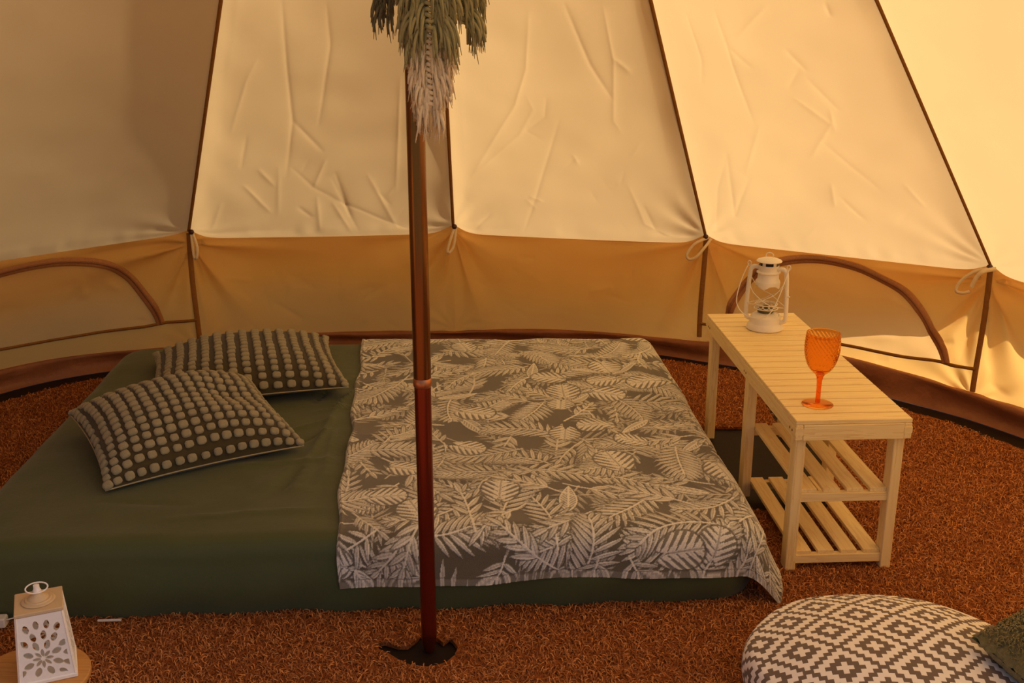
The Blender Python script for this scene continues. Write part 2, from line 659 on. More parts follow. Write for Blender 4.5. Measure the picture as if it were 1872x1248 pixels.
def roof_panel(k, s_lo=0.0, s_hi=0.985, na=24, srows=None):
    a, b = corner(k), corner(k + 1)
    ex = (b - a) / np.linalg.norm(b - a)
    mid = (a + b) / 2
    nrm = np.cross(b - a, APEX - a)
    nrm /= np.linalg.norm(nrm)
    if nrm[2] < 0:
        nrm = -nrm
    ey = np.cross(nrm, ex)
    if ey[2] < 0:
        ey = -ey
    S = srows if srows is not None else np.linspace(s_lo, s_hi, 24)
    A, SS = np.meshgrid(np.linspace(0, 1, na), S)
    ez = eave_z(k, A)
    base = np.stack([a[0] * (1 - A) + b[0] * A, a[1] * (1 - A) + b[1] * A, ez], -1)
    P3 = base * (1 - SS[..., None]) + APEX * SS[..., None]
    rel = P3 - mid
    X, Y = rel @ ex, rel @ ey
    half = np.linalg.norm(b - a) / 2
    # the cloth hangs inward between the seams
    d = -0.052 * 4 * A * (1 - A) * (1 - np.exp(-SS * 7)) * (1 - SS) ** 0.7
    if k in (0, 1, 2, 3, 4):
        edge = np.clip(4 * A * (1 - A) * 4, 0, 1) * np.clip(SS * 60, 0, 1)
        d += (0.3 if k in (0, 4) else 1.0) * edge * (0.012 * vnoise(X, Y, 3.0, 20 + k) + 0.006 * vnoise(X, Y, 8.0, 40 + k))
        if k in CREASES:
            d += edge * crease_field(X, Y, CREASES[k], 0.008, 0.0032)
        # pull lines fanning out of the eave corners
        for cx, sg in ((-half, 1), (half, -1)):
            rr = np.hypot(X - cx, Y) + 1e-6
            ph = np.arctan2(Y, (X - cx) * sg)
            amp = {0: 0.002, 1: 0.0035, 2: 0.0055, 3: 0.004, 4: 0.003}[k] * (1.2 if sg < 0 else 0.8)
            d += edge * amp * np.sin(ph * 13 + 0.7 * k + sg + 2.0 * np.sin(ph * 3.1 + k)) * np.exp(-(rr / 0.26) ** 1.4) * np.clip(rr / 0.06, 0, 1)
        # puckers along the eave stitching
        d += edge * 0.004 * np.exp(-Y.clip(0) / 0.06) * vnoise(X, Y * 0.2, 22.0, 60 + k) * 2
    P3 = P3 + nrm * d[..., None]
    nr, nc = A.shape
    return np_mesh('canvas_panel', P3.reshape(-1, 3) - O3, grid_faces(nr, nc), M['canvas'], ceiling)


fine_rows = np.concatenate([np.linspace(0, 0.46, 215), np.linspace(0.50, 0.985, 14)])
for k in range(NP):
    if k in DOOR:
        roof_panel(k, 0.56, 0.985)
    elif k <= 4:
        roof_panel(k, na=(190 if 1 <= k <= 3 else 120), srows=fine_rows)
    else:
        roof_panel(k)
    # overhanging eave strip outside the wall, unseen, sized per panel to shade it
    if k not in DOOR:
        A = np.linspace(0, 1, 40)
        a, b = corner(k), corner(k + 1)
        base = np.stack([a[0] * (1 - A) + b[0] * A, a[1] * (1 - A) + b[1] * A, eave_z(k, A)], -1)
        outd = base[:, :2] - POLE
        outd /= np.linalg.norm(outd, axis=1)[:, None]
        rows = []
        scal = (0.22 - 0.075 * A if k == 3 else 0.145 if k in (4, 5) else 0.26 if k == 2 else 0.19) + 0.012 * np.sin(A * 9 + k) - (0.04 * np.exp(-(1 - A) / 0.08) if k == 3 else 0.04 * np.exp(-A / 0.08) if k == 4 else 0)
        for j in np.linspace(0, 1, 5):
            p = base.copy()
            p[:, :2] += outd * (scal * j)[:, None]
            p[:, 2] -= scal * j * 0.95
            rows.append(p)
        P3 = np.concatenate(rows)
        np_mesh('eave_shade_strip', P3 - O3, grid_faces(5, 40), M['canvas'], ceiling)

# seam tapes, eave toggles and tie loops
for k in range(NP):
    c = corner(k)
    d = APEX - c
    inward = np.array([POLE[0] - c[0], POLE[1] - c[1], 0.0])
    inward /= np.linalg.norm(inward)
    side = np.cross(d / np.linalg.norm(d), inward)
    side /= np.linalg.norm(side)
    n_in = np.cross(side, d / np.linalg.norm(d))
    if n_in @ inward < 0:
        n_in = -n_in
    s0 = 0.58 if k in (8, 9, 10) else 0.0
    V = []
    for s in np.linspace(s0, 0.985, 40):
        p = c + d * s + n_in * 0.004
        w = 0.0068
        V += [p - side * w, p - side * w * 0.5 + n_in * 0.004, p + side * w * 0.5 + n_in * 0.004, p + side * w]
    np_mesh('seam_tape', np.array(V) - O3, grid_faces(40, 4), M['tape'], ceiling)

LOOPS = {
    1: [[(0.01, 0.01, -0.005), (0.02, 0.03, -0.06), (0.016, 0.035, -0.105), (0.006, 0.03, -0.11), (0.004, 0.025, -0.06), (0.006, 0.01, -0.005)]],
    2: [[(0.005, 0.01, -0.01), (-0.012, 0.03, -0.06), (-0.025, 0.04, -0.105), (-0.016, 0.04, -0.115), (0.004, 0.03, -0.08), (0.012, 0.01, -0.01)]],
    3: [[(0.02, 0.01, -0.005), (-0.03, 0.04, -0.03), (-0.06, 0.05, -0.075), (-0.05, 0.05, -0.098), (-0.02, 0.05, -0.085), (0.01, 0.035, -0.045), (0.03, 0.01, -0.01)]],
    4: [[(0.02, 0.01, -0.005), (-0.03, 0.04, -0.02), (-0.075, 0.05, -0.065), (-0.085, 0.055, -0.1), (-0.06, 0.055, -0.105), (-0.035, 0.05, -0.095)], [(0.03, 0.01, -0.005), (0.0, 0.04, -0.015), (-0.02, 0.045, -0.04), (-0.034, 0.045, -0.08)]],
}
for k in range(1, 5):
    c = corner(k)
    t = R_(TH[k])
    inw = np.array([-math.sin(t), -math.cos(t), 0])
    rt = np.array([math.cos(t), -math.sin(t), 0])
    mb = MB()
    mb.lathe([(0.0, -0.011), (0.008, -0.009), (0.0115, -0.003), (0.0115, 0.003), (0.008, 0.009), (0.0, 0.011)], 14)
    o = mb.build('toggle', M['toggle'], ceiling)
    o.location = tuple(c + inw * 0.022 + np.array([0, 0, -0.004]) + rt * 0.006 - O3)
    for li, loop in enumerate(LOOPS[k]):
        pts = [c + rt * x + inw * (y + 0.012) + np.array([0, 0, z]) for x, y, z in loop]
        sp = smooth_path([tuple(p) for p in pts], 7)
        wd = 0.0075 if (k == 4 and li == 1) else 0.0058
        V = []
        for i, p in enumerate(sp):
            tg = (sp[min(i + 1, len(sp) - 1)] - sp[max(i - 1, 0)]).normalized()
            wv = tg.cross(Vector(tuple(inw))).normalized() * wd
            th = Vector(tuple(inw)) * 0.0012
            V += [p - wv - th, p + wv - th, p + wv + th, p - wv + th]
        np_mesh('tie_loop', np.array([tuple(v) for v in V]) - O3, grid_faces(len(sp), 4, True), M['tie'], ceiling)

# ------------------------------------------------------------------ tent walls
WALLOBJ = {}
for nm, lab in (('wall_left', 'ochre canvas wall below the eave beside the bed head'),
                ('wall_back', 'ochre canvas wall low behind the bed'),
                ('wall_right', 'sunlit ochre canvas wall behind the slatted bench'),
                ('wall_front', 'canvas wall pieces beside the open entrance')):
    WALLOBJ[nm] = tag(empty(nm, (POLE[0], POLE[1], 0)), lab, 'wall', kind='structure')


def wall_of(k):
    return WALLOBJ['wall_left' if k in (0, 13) else 'wall_back' if k in (1, 2) else 'wall_right' if k in (3, 4, 5, 6) else 'wall_front']


rw = random.Random(5)


def wall_frame(k):
    a, b = corner(k), corner(k + 1)
    L = math.hypot(b[0] - a[0], b[1] - a[1])
    ex = np.array([(b[0] - a[0]) / L, (b[1] - a[1]) / L, 0])
    n = np.array([-ex[1], ex[0], 0.0])
    m = (a + b)[:2] / 2 - POLE
    if n[:2] @ m < 0:
        n = -n
    return a, b, L, ex, n


WCRE = {}


def wall_disp(k, A, Z, L):
    X = (A - 0.5) * L
    d = 0.020 * vnoise(X, Z, 4.0, 70 + k) + 0.008 * vnoise(X, Z, 11.0, 80 + k)
    hgt = 0.53
    for cx, sg in ((-L / 2, 1), (L / 2, -1)):
        rr = np.hypot(X - cx, Z - hgt) + 1e-6
        ph = np.arctan2(hgt - Z, (X - cx) * sg)
        d += 0.046 * (np.abs(np.sin(ph * 4.5 + k * 1.3 + sg + 0.6 * np.sin(ph * 5))) ** 1.5 - 0.4) * np.exp(-(rr / 0.42) ** 1.8) * np.clip(rr / 0.05, 0, 1)
        # slanting folds at the foot of the wall
        rr = np.hypot(X - cx, Z - 0.07) + 1e-6
        ph = np.arctan2(Z - 0.07, (X - cx) * sg)
        d += (0.0055 if k >= 3 else 0.003) * np.sin(ph * 12 + k + 2 * sg) * np.exp(-(rr / 0.28) ** 1.6) * np.clip(rr / 0.04, 0, 1)
    if k not in WCRE:
        ls = []
        for i in range(20):
            x, y = rw.uniform(-0.5, 0.5) * L, rw.uniform(0.1, 0.42)
            a_, ln = rw.uniform(-0.9, 0.9) + (0 if rw.random() < 0.8 else 1.4), rw.uniform(0.04, 0.16)
            if x > 0:
                a_ = -abs(a_) if rw.random() < 0.3 else abs(a_)
            else:
                a_ = -abs(a_)
            ls.append(([(x, y), (x + ln * math.cos(a_), y + ln * math.sin(a_))], rw.uniform(-1, 1)))
        WCRE[k] = ls
    d += crease_field(X, Z, WCRE[k], 0.012, 0.009)
    lock = np.clip(A * L / 0.04, 0, 1) * np.clip((1 - A) * L / 0.04, 0, 1)
    return d * lock


def wall_point(k, A, Z, off=0.0):
    """surface point(s) on wall k at fraction A and height Z; off = distance into the tent"""
    a, b, L, ex, n = wall_frame(k)
    A, Z = np.asarray(A, float), np.asarray(Z, float)
    bul = BULGE[k] * 4 * np.clip(A, 0, 1) * (1 - np.clip(A, 0, 1)) * np.clip(1 - Z / 0.55, 0, 1)
    if k <= 4:
        dd = wall_disp(k, A, Z, L) * np.clip((eave_z(k, A) - Z) / 0.03, 0, 1)
        bul = bul + dd
    base = np.array([a[0], a[1], 0.0]) + (A * L)[..., None] * ex
    p = base + n * (bul - off)[..., None]
    p[..., 2] = Z
    return p


ARCH0 = [(0.075, 0.2), (0.10, 0.33), (0.15, 0.43), (0.22, 0.49), (0.325, 0.515), (0.433, 0.53), (0.544, 0.526), (0.679, 0.49), (0.769, 0.421), (0.828, 0.325), (0.869, 0.232), (0.883, 0.188)]
SILL0 = [(0.0, 0.21), (0.128, 0.205), (0.319, 0.189), (0.514, 0.18), (0.706, 0.179), (0.995, 0.197)]
ARCH3 = [(0.098, 0.165), (0.131, 0.288), (0.171, 0.374), (0.242, 0.453), (0.324, 0.494), (0.424, 0.515), (0.522, 0.513), (0.618, 0.493), (0.714, 0.448), (0.781, 0.395), (0.832, 0.329), (0.874, 0.251), (0.899, 0.187)]
SILL3 = [(0.006, 0.163), (0.124, 0.164), (0.536, 0.169), (0.731, 0.174), (0.917, 0.186), (0.995, 0.189)]
WINDOWS = {0: (ARCH0, SILL0), 3: (ARCH3, SILL3)}

for k in range(NP):
    if k in DOOR:
        continue
    na, nz = (190 if 1 <= k <= 3 else 120, 64) if k <= 4 else (24, 6)
    A, T = np.meshgrid(np.linspace(0, 1, na), np.linspace(0, 1, nz))
    zb = ZB[k] + 0.010 * np.sin(A * 7 + k) - 0.03
    Z = eave_z(k, A) * (1 - T) + zb * T
    P3 = wall_point(k, A, Z)
    Fw = grid_faces(nz, na)
    if k in WINDOWS:                       # the arch is cut out of the wall and closed by its own flap
        arch, sill = WINDOWS[k]
        fc_a = A.reshape(-1)[Fw].mean(1)
        fc_z = Z.reshape(-1)[Fw].mean(1)
        ax = np.array([p[0] for p in arch])
        top_a = np.interp(fc_a, ax, [p[1] for p in arch], left=-1, right=-1)
        bot_a = np.interp(fc_a, [p[0] for p in sill], [p[1] for p in sill])
        Fw = Fw[~((fc_z < top_a - 0.002) & (fc_z > bot_a))]
    np_mesh('canvas_panel', P3.reshape(-1, 3) - O3, Fw, M['wall_canvas'], wall_of(k))

for k in (1, 3, 4, 5, 0):       # upright seam tapes on the wall
    zt = np.linspace(ZE[k] - 0.01, 0.10, 14)
    c = corner(k)
    t = R_(TH[k])
    rt = np.array([math.cos(t), -math.sin(t), 0])
    inw = np.array([-math.sin(t), -math.cos(t), 0])
    V = []
    for z in zt:
        p = np.array([c[0], c[1], z]) + inw * 0.006 + rt * (0.004 * math.sin(z * 9 + k))
        V += [p - rt * 0.011, p - rt * 0.006 + inw * 0.004, p + rt * 0.006 + inw * 0.004, p + rt * 0.011]
    np_mesh('seam_tape', np.array(V) - O3, grid_faces(14, 4), M['tape'], wall_of(k))


def strip_on_wall(name, k, path, width, mat, parent, off=0.006, thick=0.004, sub=8):
    a, b, L, ex, n = wall_frame(k)
    pts = smooth_path([(p[0] * L, p[1], 0) for p in path], sub)
    V = []
    for i, p in enumerate(pts):
        tg = (pts[min(i + 1, len(pts) - 1)] - pts[max(i - 1, 0)]).normalized()
        pr = Vector((-tg.y, tg.x, 0)) * (width / 2)
        for q, o in ((p - pr, off), (p - pr * 0.9, off + thick), (p + pr * 0.9, off + thick), (p + pr, off)):
            V.append(wall_point(k, np.array(q.x / L), np.array(q.y), o))
    return np_mesh(name, np.array(V) - O3, grid_faces(len(pts), 4), mat, parent)


for nm, k, arch, sill, lab in (('window_1', 0, ARCH0, SILL0, 'arched zip window flap in the canvas wall beside the bed'),
                               ('window_2', 3, ARCH3, SILL3, 'arched zip window flap in the canvas wall behind the bench')):
    w = tag(empty(nm, (POLE[0], POLE[1], 0)), lab, 'window', kind='structure')
    a, b, L, ex, n = wall_frame(k)
    strip_on_wall('zip_tape', k, arch, 0.036, M['ziptape'], w, 0.009, 0.004)
    strip_on_wall('zip', k, arch, 0.009, M['zip'], w, 0.0135, 0.003)
    strip_on_wall('sill_tape', k, sill, 0.013, M['tape'], w, 0.008, 0.004)
    # cloth flap closing the arch
    ap = smooth_path([(p[0], p[1], 0) for p in arch], 8)
    xs = np.array([p.x for p in ap])
    zs = np.array([p.y for p in ap])
    A = np.linspace(arch[0][0], arch[-1][0], 70)
    top = np.interp(A, xs, zs)
    bot = np.interp(A, [s[0] for s in sill], [s[1] for s in sill])
    T = np.linspace(0, 1, 30)[:, None]
    Z = bot * (1 - T) + np.maximum(top, bot + 0.004) * T
    AA = np.broadcast_to(A, Z.shape)
    np_mesh('flap', wall_point(k, AA, Z, 0.001).reshape(-1, 3) - O3, grid_faces(30, 70), M['flap'], w)

# entrance: rolled-up flap over the opening
door = tag(empty('door_1', (POLE[0], POLE[1], 0)), 'open tent entrance with its canvas flap rolled up', 'doorway', kind='structure')
pts = []
for i in range(17):
    k = 7 + min(i // 4, 3)
    f = i / 4 - (k - 7)
    base = corner(k) * (1 - f) + corner(k + 1) * f
    pts.append(tuple(base * (1 - 0.565) + APEX * 0.565 - O3))
MB().tube(pts, [0.05 + 0.006 * math.sin(i * 2.3) for i in range(17)], 12).build('rolled_flap', M['canvas'], door)
for kk in (7, 11):
    c = corner(kk)
    MB().tube([tuple(c * (1 - s) + APEX * s - O3) for s in np.linspace(0, 0.57, 8)], 0.012, 8).build('door_edge', M['tape'], door)

# ------------------------------------------------------------------ ground, groundsheet, carpet
mb = MB()
mb.box(-30, 30, -30, 30, -0.06, -0.02)
tag(mb.build('ground', M['grass'], None, False), 'grass outside the tent', 'ground', kind='structure')


def ring_r(theta_deg, extra=0.0):
    """radius of the foot of the wall in a direction"""
    t = ((theta_deg + 54.0) % 360.0) - 54.0
    ths = TH + [TH[0] + 360.0]
    for k in range(NP):
        if ths[k] <= t <= ths[k + 1] + 1e-6:
            break
    f = (t - ths[k]) / (ths[k + 1] - ths[k])
    p = wall_point(k, np.array(f), np.array(0.03)) if k > 4 else None
    a, b, L, ex, n = wall_frame(k)
    q = np.array([a[0], a[1]]) + ex[:2] * f * L + n[:2] * BULGE[k] * 4 * f * (1 - f) * 0.93
    return float(np.hypot(*(q - POLE))) + extra


floor = empty('floor', (POLE[0], POLE[1], 0))
tag(floor, 'dark brown groundsheet showing round the edge of the carpet', 'floor', kind='structure')
angs = np.arange(-180, 180, 1.5)
V = [(0, 0, 0)] + [((ring_r(a) + 0.02) * math.sin(R_(a)), (ring_r(a) + 0.02) * math.cos(R_(a)), 0.0) for a in angs]
n = len(angs)
np_mesh('groundsheet', V, [(0, 1 + (i + 1) % n, 1 + i) for i in range(n)], M['sheet_floor'], floor, False)
# upturned lip
V = []
lip_a = np.arange(-130, 128.01, 0.75)
prof = [(0.028, 0.001), (0.014, 0.012), (0.004, 0.035), (0.012, 0.06), (0.018, 0.085), (0.020, 0.10), (0.013, 0.104), (-0.02, 0.10)]
zb_of = []
for a in lip_a:
    r = ring_r(a)
    t = ((a + 54.0) % 360.0) - 54.0
    k = max(i for i in range(NP) if TH[i] <= t + 1e-9)
    # blend neighbouring heights across the seams
    f = (t - TH[k]) / 25.7
    nb = ZB[(k + 1) % NP] if f > 0.5 else ZB[k - 1]
    zbk = ZB[k] * (1 - abs(f - 0.5)) + nb * abs(f - 0.5)
    zb_of.append(zbk)
for (o, zz) in prof:
    for a, zbk in zip(lip_a, zb_of):
        wv = 0.012 * float(vnoise(np.array(a * 0.06), np.array(zz * 14), 3.0, 90)) + 0.010 * math.sin(a * 0.37 + zz * 30)
        r = ring_r(a) - o - 0.012 + wv * (1 if 0.01 < zz < 0.09 else 0.3)
        z = zz * (zbk + 0.006 + 0.008 * math.sin(a * 0.21)) / 0.10
        V.append((r * math.sin(R_(a)), r * math.cos(R_(a)), z))
np_mesh('groundsheet_lip', V, grid_faces(len(prof), len(lip_a)), M['lip'], floor)

# carpet with the two places where the groundsheet shows through
CZ = 0.012
hole1 = [(-0.326, 2.229), (-0.306, 2.238), (-0.272, 2.22), (-0.25, 2.22), (-0.23, 2.248), (-0.224, 2.267), (-0.194, 2.267), (-0.176, 2.248), (-0.166, 2.234), (-0.151, 2.255), (-0.14, 2.238), (-0.129, 2.215), (-0.134, 2.184), (-0.151, 2.157), (-0.173, 2.142), (-0.198, 2.136), (-0.237, 2.144), (-0.267, 2.166), (-0.293, 2.191), (-0.315, 2.206)]
hole2 = [(0.67, 2.95), (0.95, 2.93), (1.05, 3.2), (1.1, 3.86), (0.978, 3.88), (0.972, 3.64), (0.9, 3.625), (0.67, 3.63)]


def carpet_r(a):
    base = ring_r(a)
    t = ((a + 54.0) % 360.0) - 54.0
    gap = np.interp(t, [-54, -41, -10, 24, 44, 57, 90, 300], [0.15, 0.15, 0.12, 0.11, 0.13, 0.15, 0.12, 0.12])
    return base - float(gap) - 0.012 + 0.006 * math.sin(a * 0.9) + 0.004 * math.sin(a * 2.7)


outer = [(POLE[0] + carpet_r(a) * math.sin(R_(a)), POLE[1] + carpet_r(a) * math.cos(R_(a))) for a in np.arange(-180, 180, 1.0)]
carpet = empty('carpet', (POLE[0], POLE[1], 0))
tag(carpet, 'rust brown coir carpet covering the tent floor', 'carpet')
bm = bmesh.new()
rings = []
for loop in (outer, hole1, hole2):
    vs = [bm.verts.new((x - POLE[0], y - POLE[1], CZ)) for x, y in loop]
    rings.append(vs)
    for i in range(len(vs)):
        bm.edges.new((vs[i], vs[(i + 1) % len(vs)]))
bmesh.ops.triangle_fill(bm, use_beauty=True, use_dissolve=False, edges=bm.edges[:], normal=(0, 0, 1))
for f in bm.faces:
    if f.normal.z < 0:
        f.normal_flip()
for vs in rings:
    lo = [bm.verts.new((v.co.x, v.co.y, 0.001)) for v in vs]
    for i in range(len(vs)):
        j = (i + 1) % len(vs)
        bm.faces.new((vs[i], vs[j], lo[j], lo[i]))
me = bpy.data.meshes.new('matting')
bm.to_mesh(me)
bm.free()
me.materials.append(M['carpet'])
link(bpy.data.objects.new('matting', me), carpet)


def in_poly(x, y, poly):
    ins = np.zeros(len(x), bool)
    j = len(poly) - 1
    for i in range(len(poly)):
        xi, yi = poly[i]
        xj, yj = poly[j]
        cond = ((yi > y) != (yj > y)) & (x < (xj - xi) * (y - yi) / (yj - yi + 1e-12) + xi)
        ins ^= cond
        j = i
    return ins


# coir fibres: short curved blades standing out of the matting
NF = 370000
fx = rng.uniform(-2.5, 2.2, NF)
fy = rng.uniform(1.6, 4.7, NF)
rel_a = np.degrees(np.arctan2(fx - POLE[0], fy - POLE[1]))
cr = np.interp(rel_a, np.arange(-180, 180, 4.0), [carpet_r(a) for a in np.arange(-180, 180, 4.0)])
keep = np.hypot(fx - POLE[0], fy - POLE[1]) < cr - 0.005
h1c = np.mean(hole1, axis=0)
keep &= ~in_poly(fx, fy, [tuple(h1c + (np.array(p) - h1c) * 1.14) for p in hole1]) & ~in_poly(fx, fy, hole2)
ca, sa = math.cos(R_(2.5)), math.sin(R_(2.5))
mlx = (fx + 0.43) * ca + (fy - 3.20) * sa
mly = -(fx + 0.43) * sa + (fy - 3.20) * ca
keep &= ~((np.abs(mlx) < 0.95) & (np.abs(mly) < 0.72))
keep &= np.abs(fx) < 0.53 * fy + 0.75
# thin out with distance
keep &= rng.random(NF) < np.clip(1.3 - 0.3 * (fy - 1.9), 0.35, 1.0)
fx, fy = fx[keep] - POLE[0], fy[keep] - POLE[1]
NF = len(fx)
ang = rng.uniform(0, 2 * PI, NF)
ln = rng.uniform(0.010, 0.024, NF)
hh = rng.uniform(0.001, 0.010, NF)
ww = rng.uniform(0.0006, 0.0013, NF)
bend = rng.normal(0, 0.9, NF)
V = np.zeros((NF, 4, 2, 3))
px, py = fx.copy(), fy.copy()
for j in range(4):
    t = j / 3
    a2 = ang + bend * t
    if j:
        px = px + np.cos(a2) * ln / 3
        py = py + np.sin(a2) * ln / 3
    z = CZ - 0.001 + hh * 4 * t * (1 - t) + 0.0006
    wx, wy = -np.sin(a2) * ww, np.cos(a2) * ww
    V[:, j, 0] = np.stack([px - wx, py - wy, z], -1)
    V[:, j, 1] = np.stack([px + wx, py + wy, z + ww * 0.6], -1)
idx = np.arange(NF)[:, None] * 8
Fq = np.concatenate([idx + np.array([[2 * j, 2 * j + 1, 2 * j + 3, 2 * j + 2]]) for j in range(3)])
fib = np_mesh('fibre', V.reshape(-1, 3), Fq, M['fibre'], carpet)
fib['kind'] = 'stuff'
fat = fib.data.attributes.new('tone', 'FLOAT', 'POINT')
fat.data.foreach_set('value', np.repeat(rng.random(NF) ** 1.6, 8).astype(np.float32))

# ------------------------------------------------------------------ centre pole
pole = empty('tent_pole', (POLE[0], POLE[1], 0.001))
tag(pole, 'tall dark red-brown metal centre pole standing in front of the bed', 'pole')
lo = [(0.0, 0.0), (0.011, 0.0), (0.0145, 0.012), (0.0175, 0.03), (0.0185, 0.06), (0.0185, 0.672)]
MB().lathe(lo, 32).build('lower_tube', M['pole_low'], pole, angle=40)
MB().lathe([(0.0185, 0.686), (0.0195, 0.692), (0.0195, 3.10), (0.0, 3.105)], 32).build('upper_tube', M['pole_up'], pole, angle=40)
MB().lathe([(0.0185, 0.669), (0.0205, 0.672), (0.0212, 0.679), (0.0205, 0.687), (0.0190, 0.690)], 32).build('joint_collar', M['pole_ring'], pole)

# ------------------------------------------------------------------ mattress
MX, MY, MA = -0.43, 3.20, R_(3.2)
HX, HY, MT = 1.03, 0.83, 0.205
mat_root = empty('mattress', (MX, MY, CZ), MA)
tag(mat_root, 'low double mattress in a dark green fitted sheet on the carpet', 'mattress')


def rrect(hx, hy, r, n_side=70, n_c=10):
    pts, nr = [], []
    for (cx, cy, a0) in ((hx - r, -(hy - r), -90), (hx - r, hy - r, 0), (-(hx - r), hy - r, 90), (-(hx - r), -(hy - r), 180)):
        arc = []
        for i in range(n_c + 1):
            a = R_(a0 + 90 * i / n_c)
            arc.append(((cx + r * math.cos(a), cy + r * math.sin(a)), (math.cos(a), math.sin(a))))
        if pts:
            p0, n0 = pts[-1], nr[-1]
            for i in range(1, n_side):
                f = i / n_side
                pts.append((p0[0] * (1 - f) + arc[0][0][0] * f, p0[1] * (1 - f) + arc[0][0][1] * f))
                nr.append(n0)
        for p, q in arc:
            pts.append(p)
            nr.append(q)
    p0, p1 = pts[-1], pts[0]
    for i in range(1, n_side):
        f = i / n_side
        pts.append((p0[0] * (1 - f) + p1[0] * f, p0[1] * (1 - f) + p1[1] * f))
        nr.append(nr[-1] if i < n_side else nr[0])
    return np.array(pts), np.array(nr)


RE = 0.055
pp, nn = rrect(HX - RE, HY - RE, 0.06)
rows = []
SHEET_CREASES = [([(-0.20, -0.55), (-0.16, -0.15), (-0.13, 0.15), (-0.06, 0.32)], 1.3), ([(-0.12, -0.50), (-0.13, -0.1)], 0.8), ([(-0.35, -0.3), (-0.18, -0.16)], -0.8),
                 ([(-0.40, -0.38), (-0.12, -0.34)], 0.9), ([(-0.30, -0.55), (-0.22, -0.38)], 0.7), ([(-0.20, 0.05), (-0.10, 0.10)], 0.8), ([(-0.16, 0.28), (-0.10, 0.40)], 0.7),
                 ([(-0.22, 0.12), (-0.17, 0.35)], -0.8), ([(-0.5, -0.7), (-0.1, -0.66)], 0.6), ([(-0.7, -0.58), (-0.45, -0.62)], -0.5), ([(-0.32, -0.15), (-0.14, -0.02)], 0.9), ([(-0.26, -0.62), (-0.16, -0.3)], -0.8)]


def sheet_z(x, y):
    c = crease_field(x, y, SHEET_CREASES, 0.011, 0.014)
    return MT + c + 0.006 * vnoise(x, y, 5.0, 3) + 0.004 * vnoise(x, y, 14.0, 4) - 0.006 * (x / HX) ** 4


for s in np.concatenate([np.linspace(0.0, 0.96, 70), np.linspace(0.97, 1.0, 6)]):
    q = pp * s
    rows.append(np.stack([q[:, 0], q[:, 1], sheet_z(q[:, 0], q[:, 1])], -1))
z1 = rows[-1][:, 2]
arc_len = np.cumsum(np.r_[0, np.hypot(*np.diff(pp, axis=0).T)])
for i in range(1, 9):
    a = PI / 2 * i / 8
    q = pp + nn * (RE * math.sin(a))
    rows.append(np.stack([q[:, 0], q[:, 1], z1 - RE * (1 - math.cos(a))], -1))
zlow = rows[-1][:, 2].copy()
for i in range(1, 15):
    f = i / 14
    bulge = 0.012 * math.sin(f * PI) - 0.006 * f ** 2
    wob = 0.010 * f * vnoise(arc_len, np.full_like(arc_len, f * 0.4), 5.0, 9) + 0.006 * f * np.sin(arc_len * 23 + 3 * f)
    q = pp + nn * (RE + bulge + wob)[:, None]
    rows.append(np.stack([q[:, 0], q[:, 1], zlow * (1 - f) + 0.001 * f], -1))
np_mesh('fitted_sheet', np.concatenate(rows), grid_faces(len(rows), len(pp), True), M['sheet'], mat_root)

# ------------------------------------------------------------------ leaf print throw
STEP = 0.0022
P0, P1 = -0.085, HX - RE + 0.205
Q0, Q1 = -(HY - RE) - 0.165, (HY - RE) + 0.085
ncol, nrow = int((P1 - P0) / STEP) + 1, int((Q1 - Q0) / STEP) + 1
PX, QY = np.meshgrid(P0 + np.arange(ncol) * STEP, Q0 + np.arange(nrow) * STEP)
LEAF = np.zeros_like(PX)
OWN = np.zeros_like(PX)


def window(cx, cy, r):
    i0, i1 = max(int((cx - r - P0) / STEP), 0), min(int((cx + r - P0) / STEP) + 2, ncol)
    j0, j1 = max(int((cy - r - Q0) / STEP), 0), min(int((cy + r - Q0) / STEP) + 2, nrow)
    return (slice(j0, j1), slice(i0, i1)) if i1 > i0 and j1 > j0 else None


def leaflet(cx, cy, ang, L, W, val=0.85, vein=True, style=0, rim=0.0035):
    mx, my = cx + math.cos(ang) * L / 2, cy + math.sin(ang) * L / 2
    sl = window(mx, my, L * 0.62 + 0.01)
    if sl is None:
        return
    X, Y = PX[sl] - cx, QY[sl] - cy
    u = X * math.cos(ang) + Y * math.sin(ang)
    v = -X * math.sin(ang) + Y * math.cos(ang)
    t = np.clip(u / L, 0, 1)
    w = W / 2 * np.sin(PI * t ** 0.8) ** 0.85
    inside = (u > 0) & (u < L)
    body = inside & (np.abs(v) < w)
    halo = (u > -rim) & (u < L + rim) & (np.abs(v) < w + rim)
    sub = LEAF[sl]
    sub[halo & ~body] *= 0.25
    col = np.full_like(u, val)
    if style == 1:       # hatched oval leaf: bright outline, veins running forward
        st = np.sin((u - np.abs(v) * 1.3) * 2 * PI / (L / 11.0))
        col = np.where(st > 0.05, val, val * 0.42)
        col = np.where(np.abs(v) > w - 0.0042, val * 1.1, col)
        col = np.where(np.abs(v) < 0.0028, val * 1.15, col)
    elif vein:
        col = np.where(np.abs(v) < 0.0016, val * 0.55, col)
        col = np.where((v < -w * 0.45), val * 0.72, col)
    sub[body] = col[body]


def stroke(pts, wd, val):
    for i in range(len(pts) - 1):
        (x0, y0), (x1, y1) = pts[i], pts[i + 1]
        sl = window((x0 + x1) / 2, (y0 + y1) / 2, math.dist(pts[i], pts[i + 1]) / 2 + wd + 0.004)
        if sl is None:
            continue
        X, Y = PX[sl], QY[sl]
        dx, dy = x1 - x0, y1 - y0
        t = np.clip(((X - x0) * dx + (Y - y0) * dy) / (dx * dx + dy * dy + 1e-12), 0, 1)
        d = np.hypot(X - x0 - t * dx, Y - y0 - t * dy)
        sub = LEAF[sl]
        sub[d < wd] = val


lr = random.Random(21)


